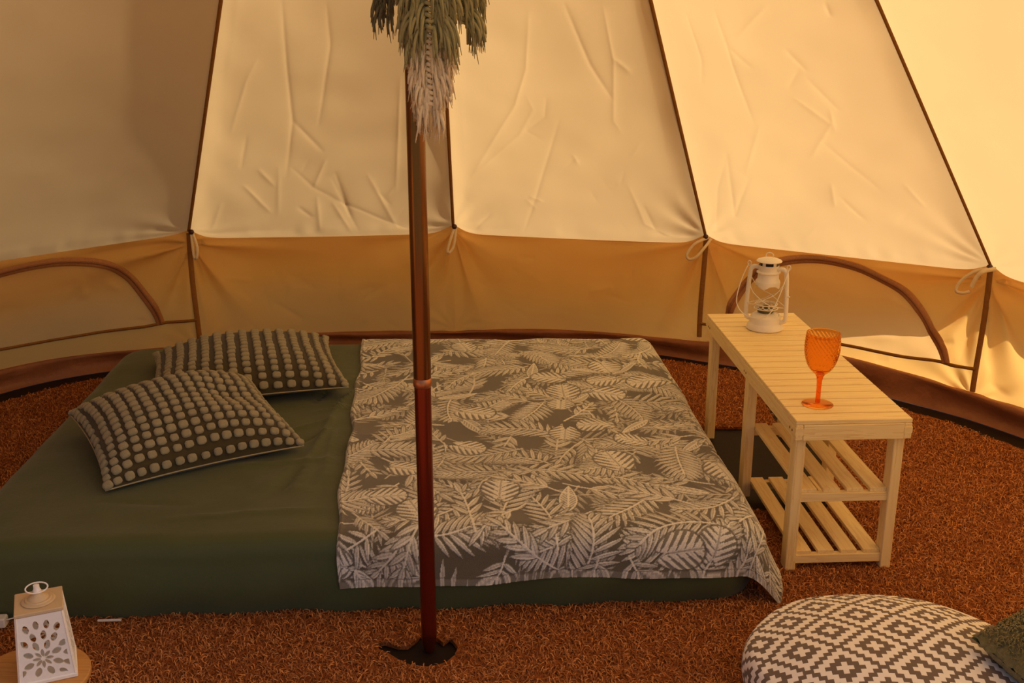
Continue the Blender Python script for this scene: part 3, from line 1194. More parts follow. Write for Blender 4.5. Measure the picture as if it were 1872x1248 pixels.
def frond(cx, cy, ang, L, n=15, curl=0.6, wl=0.09, fat=0.016, val=0.85, spread=1.0):
    pts, a = [(cx, cy)], ang
    for i in range(n):
        a += curl / n
        pts.append((pts[-1][0] + math.cos(a) * L / n, pts[-1][1] + math.sin(a) * L / n))
    for i in range(1, n + 1):
        t = i / n
        a = math.atan2(pts[i][1] - pts[i - 1][1], pts[i][0] - pts[i - 1][0])
        ll = wl * (math.sin(PI * (0.12 + 0.80 * t)) ** 0.7)
        for sg in (1, -1):
            leaflet(pts[i][0], pts[i][1], a + sg * spread * (1.05 - 0.45 * t), ll, fat, val * lr.uniform(0.85, 1.05))
    stroke(pts, 0.0026, val)


def sprig(cx, cy, ang, L, n=5, val=0.9):
    pts = [(cx, cy)]
    a = ang
    for i in range(n):
        a += lr.uniform(-0.12, 0.2)
        pts.append((pts[-1][0] + math.cos(a) * L / n, pts[-1][1] + math.sin(a) * L / n))
        ll = L * 0.46 * (1 - 0.35 * i / n)
        for sg in (1, -1):
            leaflet(pts[-1][0], pts[-1][1], a + sg * 0.62, ll, ll * 0.24, val * lr.uniform(0.85, 1.05))
    leaflet(pts[-1][0], pts[-1][1], a, L * 0.42, L * 0.1, val)
    stroke([(cx - math.cos(ang) * L * 0.25, cy - math.sin(ang) * L * 0.25)] + pts, 0.0028, val)


def monstera(cx, cy, ang, Rr, val=1.0):
    sl = window(cx, cy, Rr * 1.35)
    if sl is None:
        return
    X, Y = PX[sl] - cx, QY[sl] - cy
    u = X * math.cos(ang) + Y * math.sin(ang)
    v = -X * math.sin(ang) + Y * math.cos(ang)
    ph = np.arctan2(v, u)
    r = np.hypot(u, v)
    edge = Rr * (0.78 + 0.30 * np.cos(ph) + 0.10 * np.cos(2 * ph)) * np.clip((PI - np.abs(ph)) / 0.35, 0.15, 1)
    body = r < edge
    halo = r < edge + 0.006
    sub = LEAF[sl]
    sub[halo & ~body] *= 0.2
    au, av = u + Rr * 0.35, np.abs(v)
    lane = (au - av * 0.75) / (Rr * 0.31)
    fr = lane - np.floor(lane)
    slit = (np.abs(fr - 0.5) < 0.16 + 0.18 * np.clip(av / Rr, 0, 1)) & (av > Rr * 0.24) & (r < edge * 1.1)
    slit |= (np.abs(fr - 0.5) < 0.09) & (av > Rr * 0.07)
    col = np.where(np.abs(fr) < 0.10, val * 0.8, val)
    col = np.where(av < 0.0026, val * 0.5, col)
    col = np.where(slit, 0.12, col)
    sub[body] = col[body]


cells = []
gx = 0.118
yy = Q0 - 0.02
row_i = 0
while yy < Q1 + 0.05:
    xx = P0 - 0.05 + (row_i % 2) * gx / 2
    while xx < P1 + 0.05:
        cells.append((xx + lr.uniform(-0.045, 0.045), yy + lr.uniform(-0.04, 0.04)))
        xx += gx
    yy += 0.102
    row_i += 1
lr.shuffle(cells)
for i, (x, y) in enumerate(cells):      # background layer: long hatched leaves and dim fronds
    if i % 5 in (0, 3):
        continue
    a = lr.uniform(0, 2 * PI)
    if i % 2:
        sprig(x - 0.06 * math.cos(a), y - 0.06 * math.sin(a), a, lr.uniform(0.11, 0.15), 4, 0.62)
    else:
        frond(x - 0.08 * math.cos(a), y - 0.08 * math.sin(a), a, lr.uniform(0.16, 0.20), 8, lr.uniform(-0.8, 0.8), 0.08, 0.0105, 0.62)
lr.shuffle(cells)
for i, (x, y) in enumerate(cells):
    a = lr.uniform(0, 2 * PI)
    q = i % 10
    if q < 5:
        L = lr.uniform(0.17, 0.26)
        frond(x - L / 2 * math.cos(a), y - L / 2 * math.sin(a), a, L, lr.choice((9, 10, 11)), lr.uniform(-1.3, 1.3), lr.uniform(0.075, 0.10), 0.0125, lr.uniform(0.85, 1.0))
    elif q < 8:
        sprig(x - 0.09 * math.cos(a), y - 0.09 * math.sin(a), a, lr.uniform(0.12, 0.17), lr.choice((4, 5)), lr.uniform(0.8, 0.98))
    elif q < 9:
        leaflet(x - 0.07 * math.cos(a), y - 0.07 * math.sin(a), a, lr.uniform(0.13, 0.17), lr.uniform(0.035, 0.05), lr.uniform(0.75, 0.9), style=1)
lr.shuffle(cells)
for i, (x, y) in enumerate(cells):
    if i % 8 == 0:
        monstera(x, y, lr.uniform(0, 2 * PI), lr.uniform(0.058, 0.078), lr.uniform(0.9, 1.0))
LEAF = np.clip(LEAF, 0, 1)
# sewn hem
hem = (np.minimum(np.minimum(PX - P0, P1 - PX), np.minimum(QY - Q0, Q1 - QY)))
LEAF = np.where(hem < 0.006, 0.12 + 0.8 * LEAF, LEAF)
LEAF = np.where((hem > 0.007) & (hem < 0.010), LEAF * 0.4, LEAF)

# drape over the mattress
ix = np.clip(PX, -9, HX - RE)
iy = np.clip(QY, -(HY - RE), HY - RE)
dx, dy = PX - ix, QY - iy
dist = np.hypot(dx, dy)
nx, ny = dx / (dist + 1e-9), dy / (dist + 1e-9)
re = RE + 0.012
quarter = re * PI / 2
phi = np.clip(dist / re, 0, PI / 2)
below = np.clip(dist - quarter, 0, None)
flare = 0.10 + 0.42 * np.clip(nx, 0, 1) + 0.10 * np.sin(PX * 13 + QY * 9) * np.clip(-ny, 0, 1)
hor = re * np.sin(phi) + below * flare * 0.8
drop = re * (1 - np.cos(phi)) + below * np.sqrt(np.clip(1 - (flare * 0.8) ** 2, 0.1, 1))
TH_CRE = [([(0.0, 0.70), (0.06, 0.58), (0.12, 0.45), (0.2, 0.40)], 1.0), ([(-0.05, 0.55), (0.10, 0.38)], -0.7), ([(-0.06, -0.2), (0.2, -0.28), (0.45, -0.2)], 0.6), ([(0.6, 0.1), (0.75, -0.3), (0.95, -0.7)], 0.6),
          ([(0.1, -0.5), (0.5, -0.62)], 0.7), ([(0.85, 0.7), (0.92, 0.2), (0.97, -0.3)], 0.6), ([(-0.07, 0.1), (0.03, 0.05)], 0.8), ([(-0.07, 0.3), (0.02, 0.27)], -0.8), ([(0.3, 0.6), (0.7, 0.5)], 0.4)]
Zt = MT + 0.012 + crease_field(PX, QY, TH_CRE, 0.03, 0.012) + 0.016 * vnoise(PX, QY, 4.0, 31) + 0.008 * vnoise(PX, QY, 10.0, 32)
Zt -= 0.006 * (np.clip(PX, 0, None) / HX) ** 4
SX, SY = ix + nx * hor, iy + ny * hor
SZ = Zt - drop
# wavy left selvedge
SX += -0.006 * np.exp(-(PX - P0) / 0.12) * (np.sin(QY * 9) + 0.6 * np.sin(QY * 21 + 1)) - 0.03 * np.exp(-(PX - P0) / 0.3) * (QY / 0.8)
SZ = np.maximum(SZ, 0.012 + 0.02 * vnoise(PX, QY, 20.0, 33).clip(0))
relief = LEAF * 0.0026
top = dist < 1e-6
SZ = SZ + relief * np.cos(phi)
SX += nx * relief * np.sin(phi)
SY += ny * relief * np.sin(phi)
# rolled hem edge: the border rows bend down by the cloth thickness
SZ = SZ - 0.011 * np.exp(-hem / 0.0028)
SZ += 0.004 * np.exp(-((hem - 0.008) / 0.006) ** 2)
throw = np_mesh('throw_blanket', np.stack([SX, SY, SZ], -1).reshape(-1, 3), grid_faces(nrow, ncol), M['throw'])
throw.location = (MX, MY, CZ + 0.0)
throw.rotation_euler = (0, 0, MA)
at = throw.data.attributes.new('leaf', 'FLOAT', 'POINT')
at.data.foreach_set('value', LEAF.astype(np.float32).ravel())
tag(throw, 'grey plush throw blanket with pale tropical leaf print spread over the mattress', 'blanket')

# ------------------------------------------------------------------ tufted cushions
tuft_me = {}


def tuft_mesh(lx, ly, lz):
    bm = bmesh.new()
    bmesh.ops.create_icosphere(bm, subdivisions=2, radius=1.0)
    r = random.Random(3)
    for v in bm.verts:
        c = v.co
        q = Vector([math.copysign(abs(t) ** 0.62, t) for t in c])
        q *= 1 + r.uniform(-0.07, 0.07)
        v.co = Vector((q.x * lx, q.y * ly, q.z * lz))
    me = bpy.data.meshes.new('tuft')
    bm.to_mesh(me)
    bm.free()
    me.polygons.foreach_set('use_smooth', [True] * len(me.polygons))
    me.materials.append(M['tuft'])
    return me


def cushion_z(u, v, T):
    """half thickness of a knife-edged cushion, u v in -1..1"""
    a = np.clip(1 - np.abs(u) ** 2.6, 0, 1)
    b = np.clip(1 - np.abs(v) ** 2.6, 0, 1)
    return T * (a ** 0.55) * (b ** 0.55)


def cushion(name, loc, rot, sx, sy, T, nu, nv, tl, label, dents, group):
    root = empty(name, loc, 0)
    root.rotation_euler = rot
    tag(root, label, 'cushion', group)
    n = 60
    U, Vv = np.meshgrid(np.linspace(-1, 1, n), np.linspace(-1, 1, n))

    def surf(u, v, sgn):
        # sides draw in a little between the pointed corners
        px = sx / 2 * u * (1 - 0.07 * (1 - v * v))
        py = sy / 2 * v * (1 - 0.07 * (1 - u * u))
        z = cushion_z(u, v, T)
        d = np.zeros_like(z)
        for (du, dv, dr, da) in dents:
            d += da * np.exp(-(((u - du) ** 2 + (v - dv) ** 2) / dr ** 2))
        z = z * (1 + d) if sgn > 0 else z * 0.34
        return np.stack([px, py, z * sgn], -1)
    tp = surf(U, Vv, 1).reshape(-1, 3)
    bt = surf(U, Vv, -1).reshape(-1, 3)
    Ft = grid_faces(n, n)
    Fb = Ft[:, ::-1] + n * n
    np_mesh('cover', np.concatenate([tp, bt]), np.concatenate([Ft, Fb]), M['cush'], root)
    # edge piping
    e = np.linspace(-1, 1, 40)
    per = [(x, -1) for x in e] + [(1, y) for y in e[1:]] + [(x, 1) for x in e[::-1][1:]] + [(-1, y) for y in e[::-1][1:-1]]
    pts = [tuple(surf(np.array(float(a)), np.array(float(b)), 1)) for a, b in per]
    MB().tube(pts, 0.0022, 6, closed=True).build('piping', M['pipe'], root)
    me = tuft_mesh(*tl)
    eps = 0.01
    r = random.Random(nu)
    tt = np.linspace(-0.97, 0.97, 200)

    def even(n_, along_u):
        q = surf(tt, np.zeros(200), 1) if along_u else surf(np.zeros(200), tt, 1)
        L = np.r_[0, np.cumsum(np.linalg.norm(np.diff(q, axis=0), axis=1))]
        return 0.55 * np.interp(np.linspace(0, L[-1], n_), L, tt) + 0.45 * np.linspace(-0.97, 0.97, n_)
    us, vs = even(nu, True), even(nv, False)
    for i in range(nu):
        for j in range(nv):
            u = us[i] + r.uniform(-0.005, 0.005)
            v = vs[j] + r.uniform(-0.005, 0.005)
            u, v = max(-0.975, min(0.975, u)), max(-0.975, min(0.975, v))
            f = lambda a, b: Vector(tuple(surf(np.array(float(a)), np.array(float(b)), 1)))
            p = f(u, v)
            tu = (f(min(u + eps, 1), v) - f(u - eps, v)).normalized()
            tv = (f(u, min(v + eps, 1)) - f(u, v - eps)).normalized()
            nrm = tu.cross(tv).normalized()
            tv2 = nrm.cross(tu).normalized()
            o = bpy.data.objects.new('tuft', me)
            mt = Matrix((tu, tv2, nrm)).transposed().to_4x4()
            mt.translation = p + nrm * tl[2] * 0.35
            link(o, root)
            s = r.uniform(0.9, 1.08)
            o.matrix_local = mt @ Matrix.Diagonal((s, s * r.uniform(0.92, 1.08), r.uniform(0.85, 1.1), 1))
    return root


# rows run along the width on the front one, from back to front on the other
cushion('tufted_cushion', (-0.985, 2.985, CZ + MT + 0.042), (R_(6), R_(-1), R_(31)), 0.56, 0.51, 0.125, 17, 17, (0.0128, 0.0122, 0.0075),
        'tufted olive cushion with cream dots in front, its corner lapping the other cushion', [(0.55, -0.05, 0.35, -0.30), (0.2, 0.4, 0.4, 0.12), (-0.3, -0.75, 0.3, -0.12)], 'tufted cushions on the bed')
cushion('tufted_cushion', (-0.935, 3.555, CZ + MT + 0.036), (R_(0), R_(-1), R_(16)), 0.64, 0.58, 0.105, 15, 20, (0.0135, 0.0122, 0.0075),
        'tufted olive cushion with cream dots lying behind at the back of the mattress', [(-0.2, 0.3, 0.5, 0.1)], 'tufted cushions on the bed')

# ------------------------------------------------------------------ slatted bench
BX, BY, BA = 0.858, 3.075, R_(3.0)
bench = empty('slatted_bench', (BX, BY, CZ), BA)
tag(bench, 'pale pine slatted bench with two low shelves beside the bed', 'bench')
bw, bl, bh = 0.306, 1.02, 0.442
ns = 19
pitch = bl / ns
slat_mb = MB().box(-bw / 2, bw / 2, -pitch / 2 + 0.0030, pitch / 2 - 0.0030, -0.006, 0.006, 0.0015)
slat0 = slat_mb.build('top_slat', M['wood_x'], bench, False)
for i in range(ns):
    o = slat0 if i == 0 else link(slat0.copy(), bench)
    o.location = (0, -bl / 2 + pitch * (i + 0.5), bh - 0.006)
for s in (-1, 1):
    MB().box(s * bw / 2 - (0.02 if s > 0 else 0), s * bw / 2 + (0.02 if s < 0 else 0), -bl / 2 + 0.001, bl / 2 - 0.001, bh - 0.055, bh - 0.0125, 0.0015).build('side_rail', M['wood_y'], bench, False)
    e = MB().box(-bw / 2 + 0.0205, bw / 2 - 0.0205, min(s * bl / 2, s * bl / 2 - s * 0.018) , max(s * bl / 2, s * bl / 2 - s * 0.018), bh - 0.055, bh - 0.0125, 0.001).build('end_rail', M['wood_x'], bench, False)
    # finger joints: end grain fingers of the end rail showing in the side rail
    for sx in (-1, 1):
        for zz in (bh - 0.031,):
            x0, x1 = sorted((sx * (bw / 2 + 0.0008), sx * (bw / 2 - 0.0205)))
            y0, y1 = sorted((s * (bl / 2 + 0.0008), s * (bl / 2 - 0.018)))
            MB().box(x0, x1, y0, y1, zz - 0.009, zz + 0.009).build('finger_joint', M['wood_x'], bench, False)
LEGX, LEGW, LEGD = bw / 2 - 0.016, 0.028, 0.042
LY = [-bl / 2 + 0.040, -0.01, bl / 2 - 0.045]
for sx in (-1, 1):
    for y in LY:
        x0 = sx * (LEGX - 0.006)
        MB().box(x0 - LEGW / 2, x0 + LEGW / 2, y - LEGD / 2, y + LEGD / 2, 0.0, bh - 0.0556, 0.002).build('leg', M['wood_z'], bench, False)
        if sx < 0:
            for dyy in (-0.010, 0.010):
                q = MB().lathe([(0.0, 0.0012), (0.0035, 0.001), (0.0038, 0.0)], 12).build('wood_plug', M['knot'], bench)
                q.location = (-bw / 2 - 0.0003, y + dyy, bh - 0.036)
                q.rotation_euler = (0, R_(-90), 0)
inner = LEGX - 0.006 - LEGW / 2
for zt in (0.222, 0.040):
    for y in (LY[0] - 0.004, LY[1] + 0.004):
        MB().box(-inner - 0.002, inner + 0.002, y - 0.0105, y + 0.0105, zt - 0.022, zt + 0.002, 0.001).build('shelf_rail', M['wood_x'], bench, False)
    sw = 0.045
    gap = (2 * inner - 4 * sw) / 3
    for i in range(4):
        x0 = -inner + i * (sw + gap)
        MB().box(x0, x0 + sw, LY[0] - 0.008, LY[1] + 0.01, zt + 0.0022, zt + 0.0125, 0.001).build('shelf_slat', M['wood_y'], bench, False)

# ------------------------------------------------------------------ hurricane lantern
TOPZ = CZ + bh
hl = empty('hurricane_lantern', (0.838, 3.395, TOPZ + 0.0005), R_(-32))
tag(hl, 'cream white metal hurricane lantern with glass globe at the far end of the bench', 'lantern')
MB().lathe([(0, 0.0), (0.057, 0.0), (0.061, 0.004), (0.059, 0.012), (0.053, 0.021), (0.0505, 0.025), (0.050, 0.040), (0.047, 0.046), (0.036, 0.054), (0.022, 0.058), (0.0, 0.058)], 40).build('fuel_tank', M['white'], hl, angle=35)
MB().lathe([(0.0, 0.058), (0.027, 0.058), (0.029, 0.064), (0.024, 0.069), (0.012, 0.072), (0.008, 0.080), (0.0, 0.081)], 28).build('burner', M['burner'], hl)
b = MB()
for i in range(10):
    a = 2 * PI * i / 10
    c = Vector((0.030 * math.cos(a), 0.030 * math.sin(a), 0.078))
    b.tube([c + Vector((0.009 * math.cos(t) * -math.sin(a), 0.009 * math.cos(t) * math.cos(a), 0.006 * math.sin(t))) for t in np.linspace(0, 2 * PI, 12, endpoint=False)], 0.0016, 6, closed=True)
for rr, zz in ((0.038, 0.071), (0.036, 0.085)):
    b.tube([(rr * math.cos(t), rr * math.sin(t), zz) for t in np.linspace(0, 2 * PI, 28, endpoint=False)], 0.0018, 6, closed=True)
b.build('globe_gallery', M['white'], hl)
gp = [(0.031, 0.074), (0.037, 0.088), (0.0415, 0.104), (0.042, 0.118), (0.038, 0.136), (0.032, 0.152), (0.030, 0.158)]
MB().lathe(gp, 40).build('glass_globe', M['glass'], hl)
# hood with a scalloped lower rim
mb = MB()
N = 48
prof = [(0.0385, 0.150, 1), (0.0400, 0.159, 0.5), (0.0385, 0.164, 0), (0.0345, 0.170, 0), (0.0335, 0.187, 0), (0.0385, 0.1905, 0), (0.0385, 0.1935, 0), (0.0325, 0.197, 0), (0.0315, 0.211, 0), (0.033, 0.213, 0), (0.033, 0.216, 0)]
Vv = []
for r, z, sc in prof:
    for i in range(N):
        a = 2 * PI * i / N
        Vv.append((r * math.cos(a), r * math.sin(a), z - sc * 0.010 * abs(math.cos(a * 2)) ** 3))
mb.add(Vv, [tuple(int(x) for x in f) for f in grid_faces(len(prof), N, True)])
mb.build('hood', M['white'], hl, angle=50)
MB().lathe([(0.0255, 0.205), (0.0255, 0.228)], 28).build('vent_shade_core', M['dark'], hl)  # dark cylinder stands in for the shade inside the vents
for i in range(5):
    b = MB()
    a0 = 2 * PI * i / 5 + 0.5
    arc = np.linspace(a0, a0 + 0.42, 5)
    Va = [(0.030 * math.cos(a), 0.030 * math.sin(a), z) for z in (0.214, 0.230) for a in arc]
    b.add(Va, [(j, j + 1, 5 + j + 1, 5 + j) for j in range(4)])
    b.build('vent_post', M['white'], hl)
MB().lathe([(0.030, 0.226), (0.0405, 0.2275), (0.0412, 0.2295), (0.038, 0.233), (0.022, 0.2385), (0.006, 0.241), (0.0, 0.2412)], 36).build('cap', M['white'], hl, angle=45)
MB().tube([(0.013 * math.cos(t), 0.0, 0.247 + 0.0095 * math.sin(t)) for t in np.linspace(-0.5, PI + 0.5, 16)], 0.0017, 8).build('lifting_ring', M['white'], hl)
for s in (-1, 1):
    pts = smooth_path([(s * 0.046, 0, 0.030), (s * 0.060, 0, 0.031), (s * 0.0675, 0, 0.045), (s * 0.0665, 0, 0.10), (s * 0.061, 0, 0.185), (s * 0.054, 0, 0.203), (s * 0.042, 0, 0.206), (s * 0.032, 0, 0.204)], 7)
    MB().tube(pts, 0.0072, 12).build('side_tube', M['white'], hl)
    MB().tube([(s * 0.066 + 0.006 * math.cos(t), 0.0, 0.214 + 0.008 * math.sin(t)) for t in np.linspace(0, 2 * PI, 14, endpoint=False)], 0.0017, 6, closed=True).build('bail_eye', M['white'], hl)
MB().tube(smooth_path([(-0.068, 0, 0.213), (-0.082, -0.018, 0.165), (-0.088, -0.040, 0.105), (-0.075, -0.056, 0.075), (-0.045, -0.066, 0.055), (-0.005, -0.068, 0.052), (0.030, -0.060, 0.066), (0.052, -0.040, 0.12), (0.068, 0, 0.213)], 8), 0.0017, 8).build('bail_handle', M['white'], hl)
for s in (-1, 1):
    MB().tube(smooth_path([(s * 0.060, -0.012, 0.165), (s * 0.040, -0.030, 0.130), (s * 0.0, -0.0455, 0.105), (-s * 0.030, -0.036, 0.088), (-s * 0.062, -0.006, 0.08)], 7), 0.0013, 6).build('guard_wire', M['white'], hl)
    MB().tube(smooth_path([(s * 0.060, 0.012, 0.165), (s * 0.040, 0.030, 0.130), (0.0, 0.0455, 0.105), (-s * 0.030, 0.036, 0.088), (-s * 0.062, 0.006, 0.08)], 7), 0.0013, 6).build('guard_wire', M['white'], hl)
MB().tube(smooth_path([(0.030, -0.02, 0.066), (0.05, -0.03, 0.066), (0.062, -0.034, 0.062)], 5), 0.0016, 6).build('wick_stem', M['white'], hl)
wk = MB().lathe([(0.0, 0.0), (0.008, 0.0), (0.0095, 0.002), (0.008, 0.004), (0.0, 0.004)], 16).build('wick_wheel', M['white'], hl)
wk.location = (0.062, -0.034, 0.060)
MB().tube([(0.068, -0.004, 0.118), (0.078, -0.006, 0.120)], 0.0025, 8).build('lift_lever', M['white'], hl)

# ------------------------------------------------------------------ orange goblet
gb = empty('wine_goblet', (0.818, 2.680, TOPZ + 0.0005), R_(20))
tag(gb, 'orange dimpled plastic wine goblet at the near end of the bench', 'goblet')
outer_p = [(0.0135, 0.086), (0.021, 0.092), (0.031, 0.104), (0.039, 0.120), (0.0445, 0.140), (0.0465, 0.158), (0.0462, 0.176), (0.0445, 0.192), (0.0435, 0.200)]
op = smooth_path([(r, z, 0) for r, z in outer_p], 9)
N = 150
Vv = []
for p in op:
    for i in range(N):
        a = 2 * PI * i / N
        r = p.x
        # rows of little pressed dimples between rim and lower bowl
        band = min(1, max(0, (p.y - 0.108) / 0.01)) * min(1, max(0, (0.197 - p.y) / 0.006))
        vv = (p.y - 0.108) / 0.0068
        dm = (0.5 + 0.5 * math.cos(2 * PI * vv / 2)) * (0.5 + 0.5 * math.cos(a * 26)) + (0.5 - 0.5 * math.cos(2 * PI * vv / 2)) * (0.5 - 0.5 * math.cos(a * 26))
        r -= 0.0024 * band * dm ** 1.5
        Vv.append((r * math.cos(a), r * math.sin(a), p.y))
inner_prof = [(0.0425, 0.2005)] + [(max(p.x - 0.0022, 0.0), p.y + (0.003 if p.y < 0.1 else 0)) for p in reversed(op[:-1])] + [(0.0, 0.0895)]
for r, z in inner_prof:
    for i in range(N):
        a = 2 * PI * i / N
        Vv.append((r * math.cos(a), r * math.sin(a), z))
nrw = len(op) + len(inner_prof)
Ff = grid_faces(nrw, N, True)
Vv = np.array(Vv)
# close the bottom under the bowl
Vb = [(0.0, 0.0, 0.0838)]
Fall = [tuple(int(x) for x in f) for f in Ff] + [(len(Vv), (i + 1) % N, i) for i in range(N)]
MB().add([tuple(v) for v in Vv] + Vb, Fall).build('bowl', M['goblet'], gb)
MB().lathe([(0.0, 0.0057), (0.006, 0.0058), (0.0068, 0.008), (0.0063, 0.02), (0.0060, 0.045), (0.0068, 0.066), (0.0090, 0.079), (0.0128, 0.0855), (0.0, 0.0855)], 28).build('stem', M['goblet_stem'], gb)
MB().lathe([(0.0, 0.0), (0.040, 0.0), (0.0415, 0.0012), (0.040, 0.0026), (0.022, 0.0042), (0.010, 0.0054), (0.0, 0.0056)], 48).build('foot', M['goblet'], gb)

# ------------------------------------------------------------------ patterned pouf
PFX, PFY, PFR, PFH = 0.81, 1.945, 0.32, 0.19
pouf = empty('floor_pouf', (PFX, PFY, CZ), R_(0))
tag(pouf, 'round floor pouf printed with grey and white stepped diamonds', 'pouf')
prof = []
for t in np.linspace(0, 1, 40):       # top dome to side to bottom
    if t < 0.62:
        f = t / 0.62
        r = PFR * 0.90 * f
        z = PFH - 0.055 * f ** 2.4
    else:
        f = (t - 0.62) / 0.38
        a = f * PI * 0.93
        r = PFR * 0.90 + PFR * 0.10 * math.sin(a) - 0.07 * f ** 4
        z = (PFH - 0.055) * (0.5 + 0.5 * math.cos(a)) if f < 1 else 0.0
    prof.append((r, z))
N = 96
Vv, UV = [], []
s = 0.0
for j, (r, z) in enumerate(prof):
    if j:
        s += math.dist(prof[j], prof[j - 1])
    for i in range(N):
        a = 2 * PI * i / N
        k = 1 + 0.018 * math.sin(3 * a + 1) * (r / PFR) ** 2 + 0.010 * math.sin(7 * a) * (r / PFR) ** 3
        Vv.append((r * k * math.cos(a), r * k * math.sin(a), z * (1 + 0.05 * math.sin(2 * a + 0.6) * (r / PFR))))
        UV.append((s * math.cos(a), s * math.sin(a)))
po = np_mesh('cover', Vv, grid_faces(len(prof), N, True)[:, ::-1], M['pouf'], pouf)
uvl = po.data.uv_layers.new(name='cloth')
li = np.zeros(len(po.data.loops), np.int32)
po.data.loops.foreach_get('vertex_index', li)
ua = np.array(UV)
rot = R_(4.0)
ur = np.stack([ua[:, 0] * math.cos(rot) - ua[:, 1] * math.sin(rot) + 0.055, ua[:, 0] * math.sin(rot) + ua[:, 1] * math.cos(rot) + 0.02], -1)
uvl.data.foreach_set('uv', ur[li].astype(np.float32).ravel())
seam = [(prof[30][0] * 1.003 * math.cos(a), prof[30][0] * 1.003 * math.sin(a), prof[30][1]) for a in np.linspace(0, 2 * PI, 64, endpoint=False)]

# small moss green cushion lying on the pouf
mc = empty('boucle_cushion', (1.135, 1.86, CZ + 0.205), R_(25), R_(14), R_(-10))
tag(mc, 'moss green boucle scatter cushion leaning on the diamond print pouf', 'cushion')
n = 90
U, Vv2 = np.meshgrid(np.linspace(-1, 1, n), np.linspace(-1, 1, n))
sides = []
for sg in (1, -1):
    z = cushion_z(U, Vv2, 0.072)
    px = 0.14 * U * (1 - 0.06 * (1 - Vv2 ** 2))
    py = 0.14 * Vv2 * (1 - 0.06 * (1 - U ** 2))
    rough = 0.010 * vnoise(px, py, 130.0, 50 + sg) + 0.008 * vnoise(px, py, 70.0, 51 + sg)
    sides.append(np.stack([px + rough * 0.5, py + rough * 0.5, sg * (z + rough)], -1).reshape(-1, 3))
Ft = grid_faces(n, n)
np_mesh('cover', np.concatenate(sides), np.concatenate([Ft, Ft[:, ::-1] + n * n]), M['moss'], mc)
# looped yarn fuzz
rf = np.random.default_rng(8)
K = 2600
uu, vv = rf.uniform(-0.97, 0.97, K), rf.uniform(-0.97, 0.97, K)
zz = cushion_z(uu, vv, 0.072)
c = np.stack([0.14 * uu * (1 - 0.06 * (1 - vv ** 2)), 0.14 * vv * (1 - 0.06 * (1 - uu ** 2)), zz], -1)
ang = rf.uniform(0, PI, K)
V = np.zeros((K, 6, 2, 3))
for j in range(6):
    t = j / 5 * PI
    off = np.stack([np.cos(ang) * np.cos(t) * 0.005, np.sin(ang) * np.cos(t) * 0.005, np.full(K, math.sin(t) * 0.008)], -1)
    wv = np.stack([-np.sin(ang), np.cos(ang), np.zeros(K)], -1) * 0.0011
    V[:, j, 0] = c + off - wv
    V[:, j, 1] = c + off + wv
idx = np.arange(K)[:, None] * 12
fz = np_mesh('yarn_loops', V.reshape(-1, 3), np.concatenate([idx + np.array([[2 * j, 2 * j + 1, 2 * j + 3, 2 * j + 2]]) for j in range(5)]), M['moss'], mc)
fz['kind'] = 'stuff'

# ------------------------------------------------------------------ cut-out candle lantern on a wooden board
bd = MB().lathe([(0.0, 0.0), (0.126, 0.0), (0.130, 0.003), (0.130, 0.013), (0.127, 0.016), (0.0, 0.016)], 64).build('round_board', M['board'], None, angle=40)
bd.location = (-1.088, 2.075, CZ + 0.0005)
tag(bd, 'round wooden board on the carpet under the white cut-out lantern', 'board')
LZ = CZ + 0.017
cl = empty('candle_lantern', (-1.058, 2.105, LZ), R_(23))
tag(cl, 'white wooden lantern with cut-out petal panels on a round board', 'lantern')
W0, W1, LH = 0.118, 0.096, 0.165
MB().box(-W0 / 2 - 0.003, W0 / 2 + 0.003, -W0 / 2 - 0.003, W0 / 2 + 0.003, 0, 0.010, 0.002).build('base', M['whitewood'], cl, False)


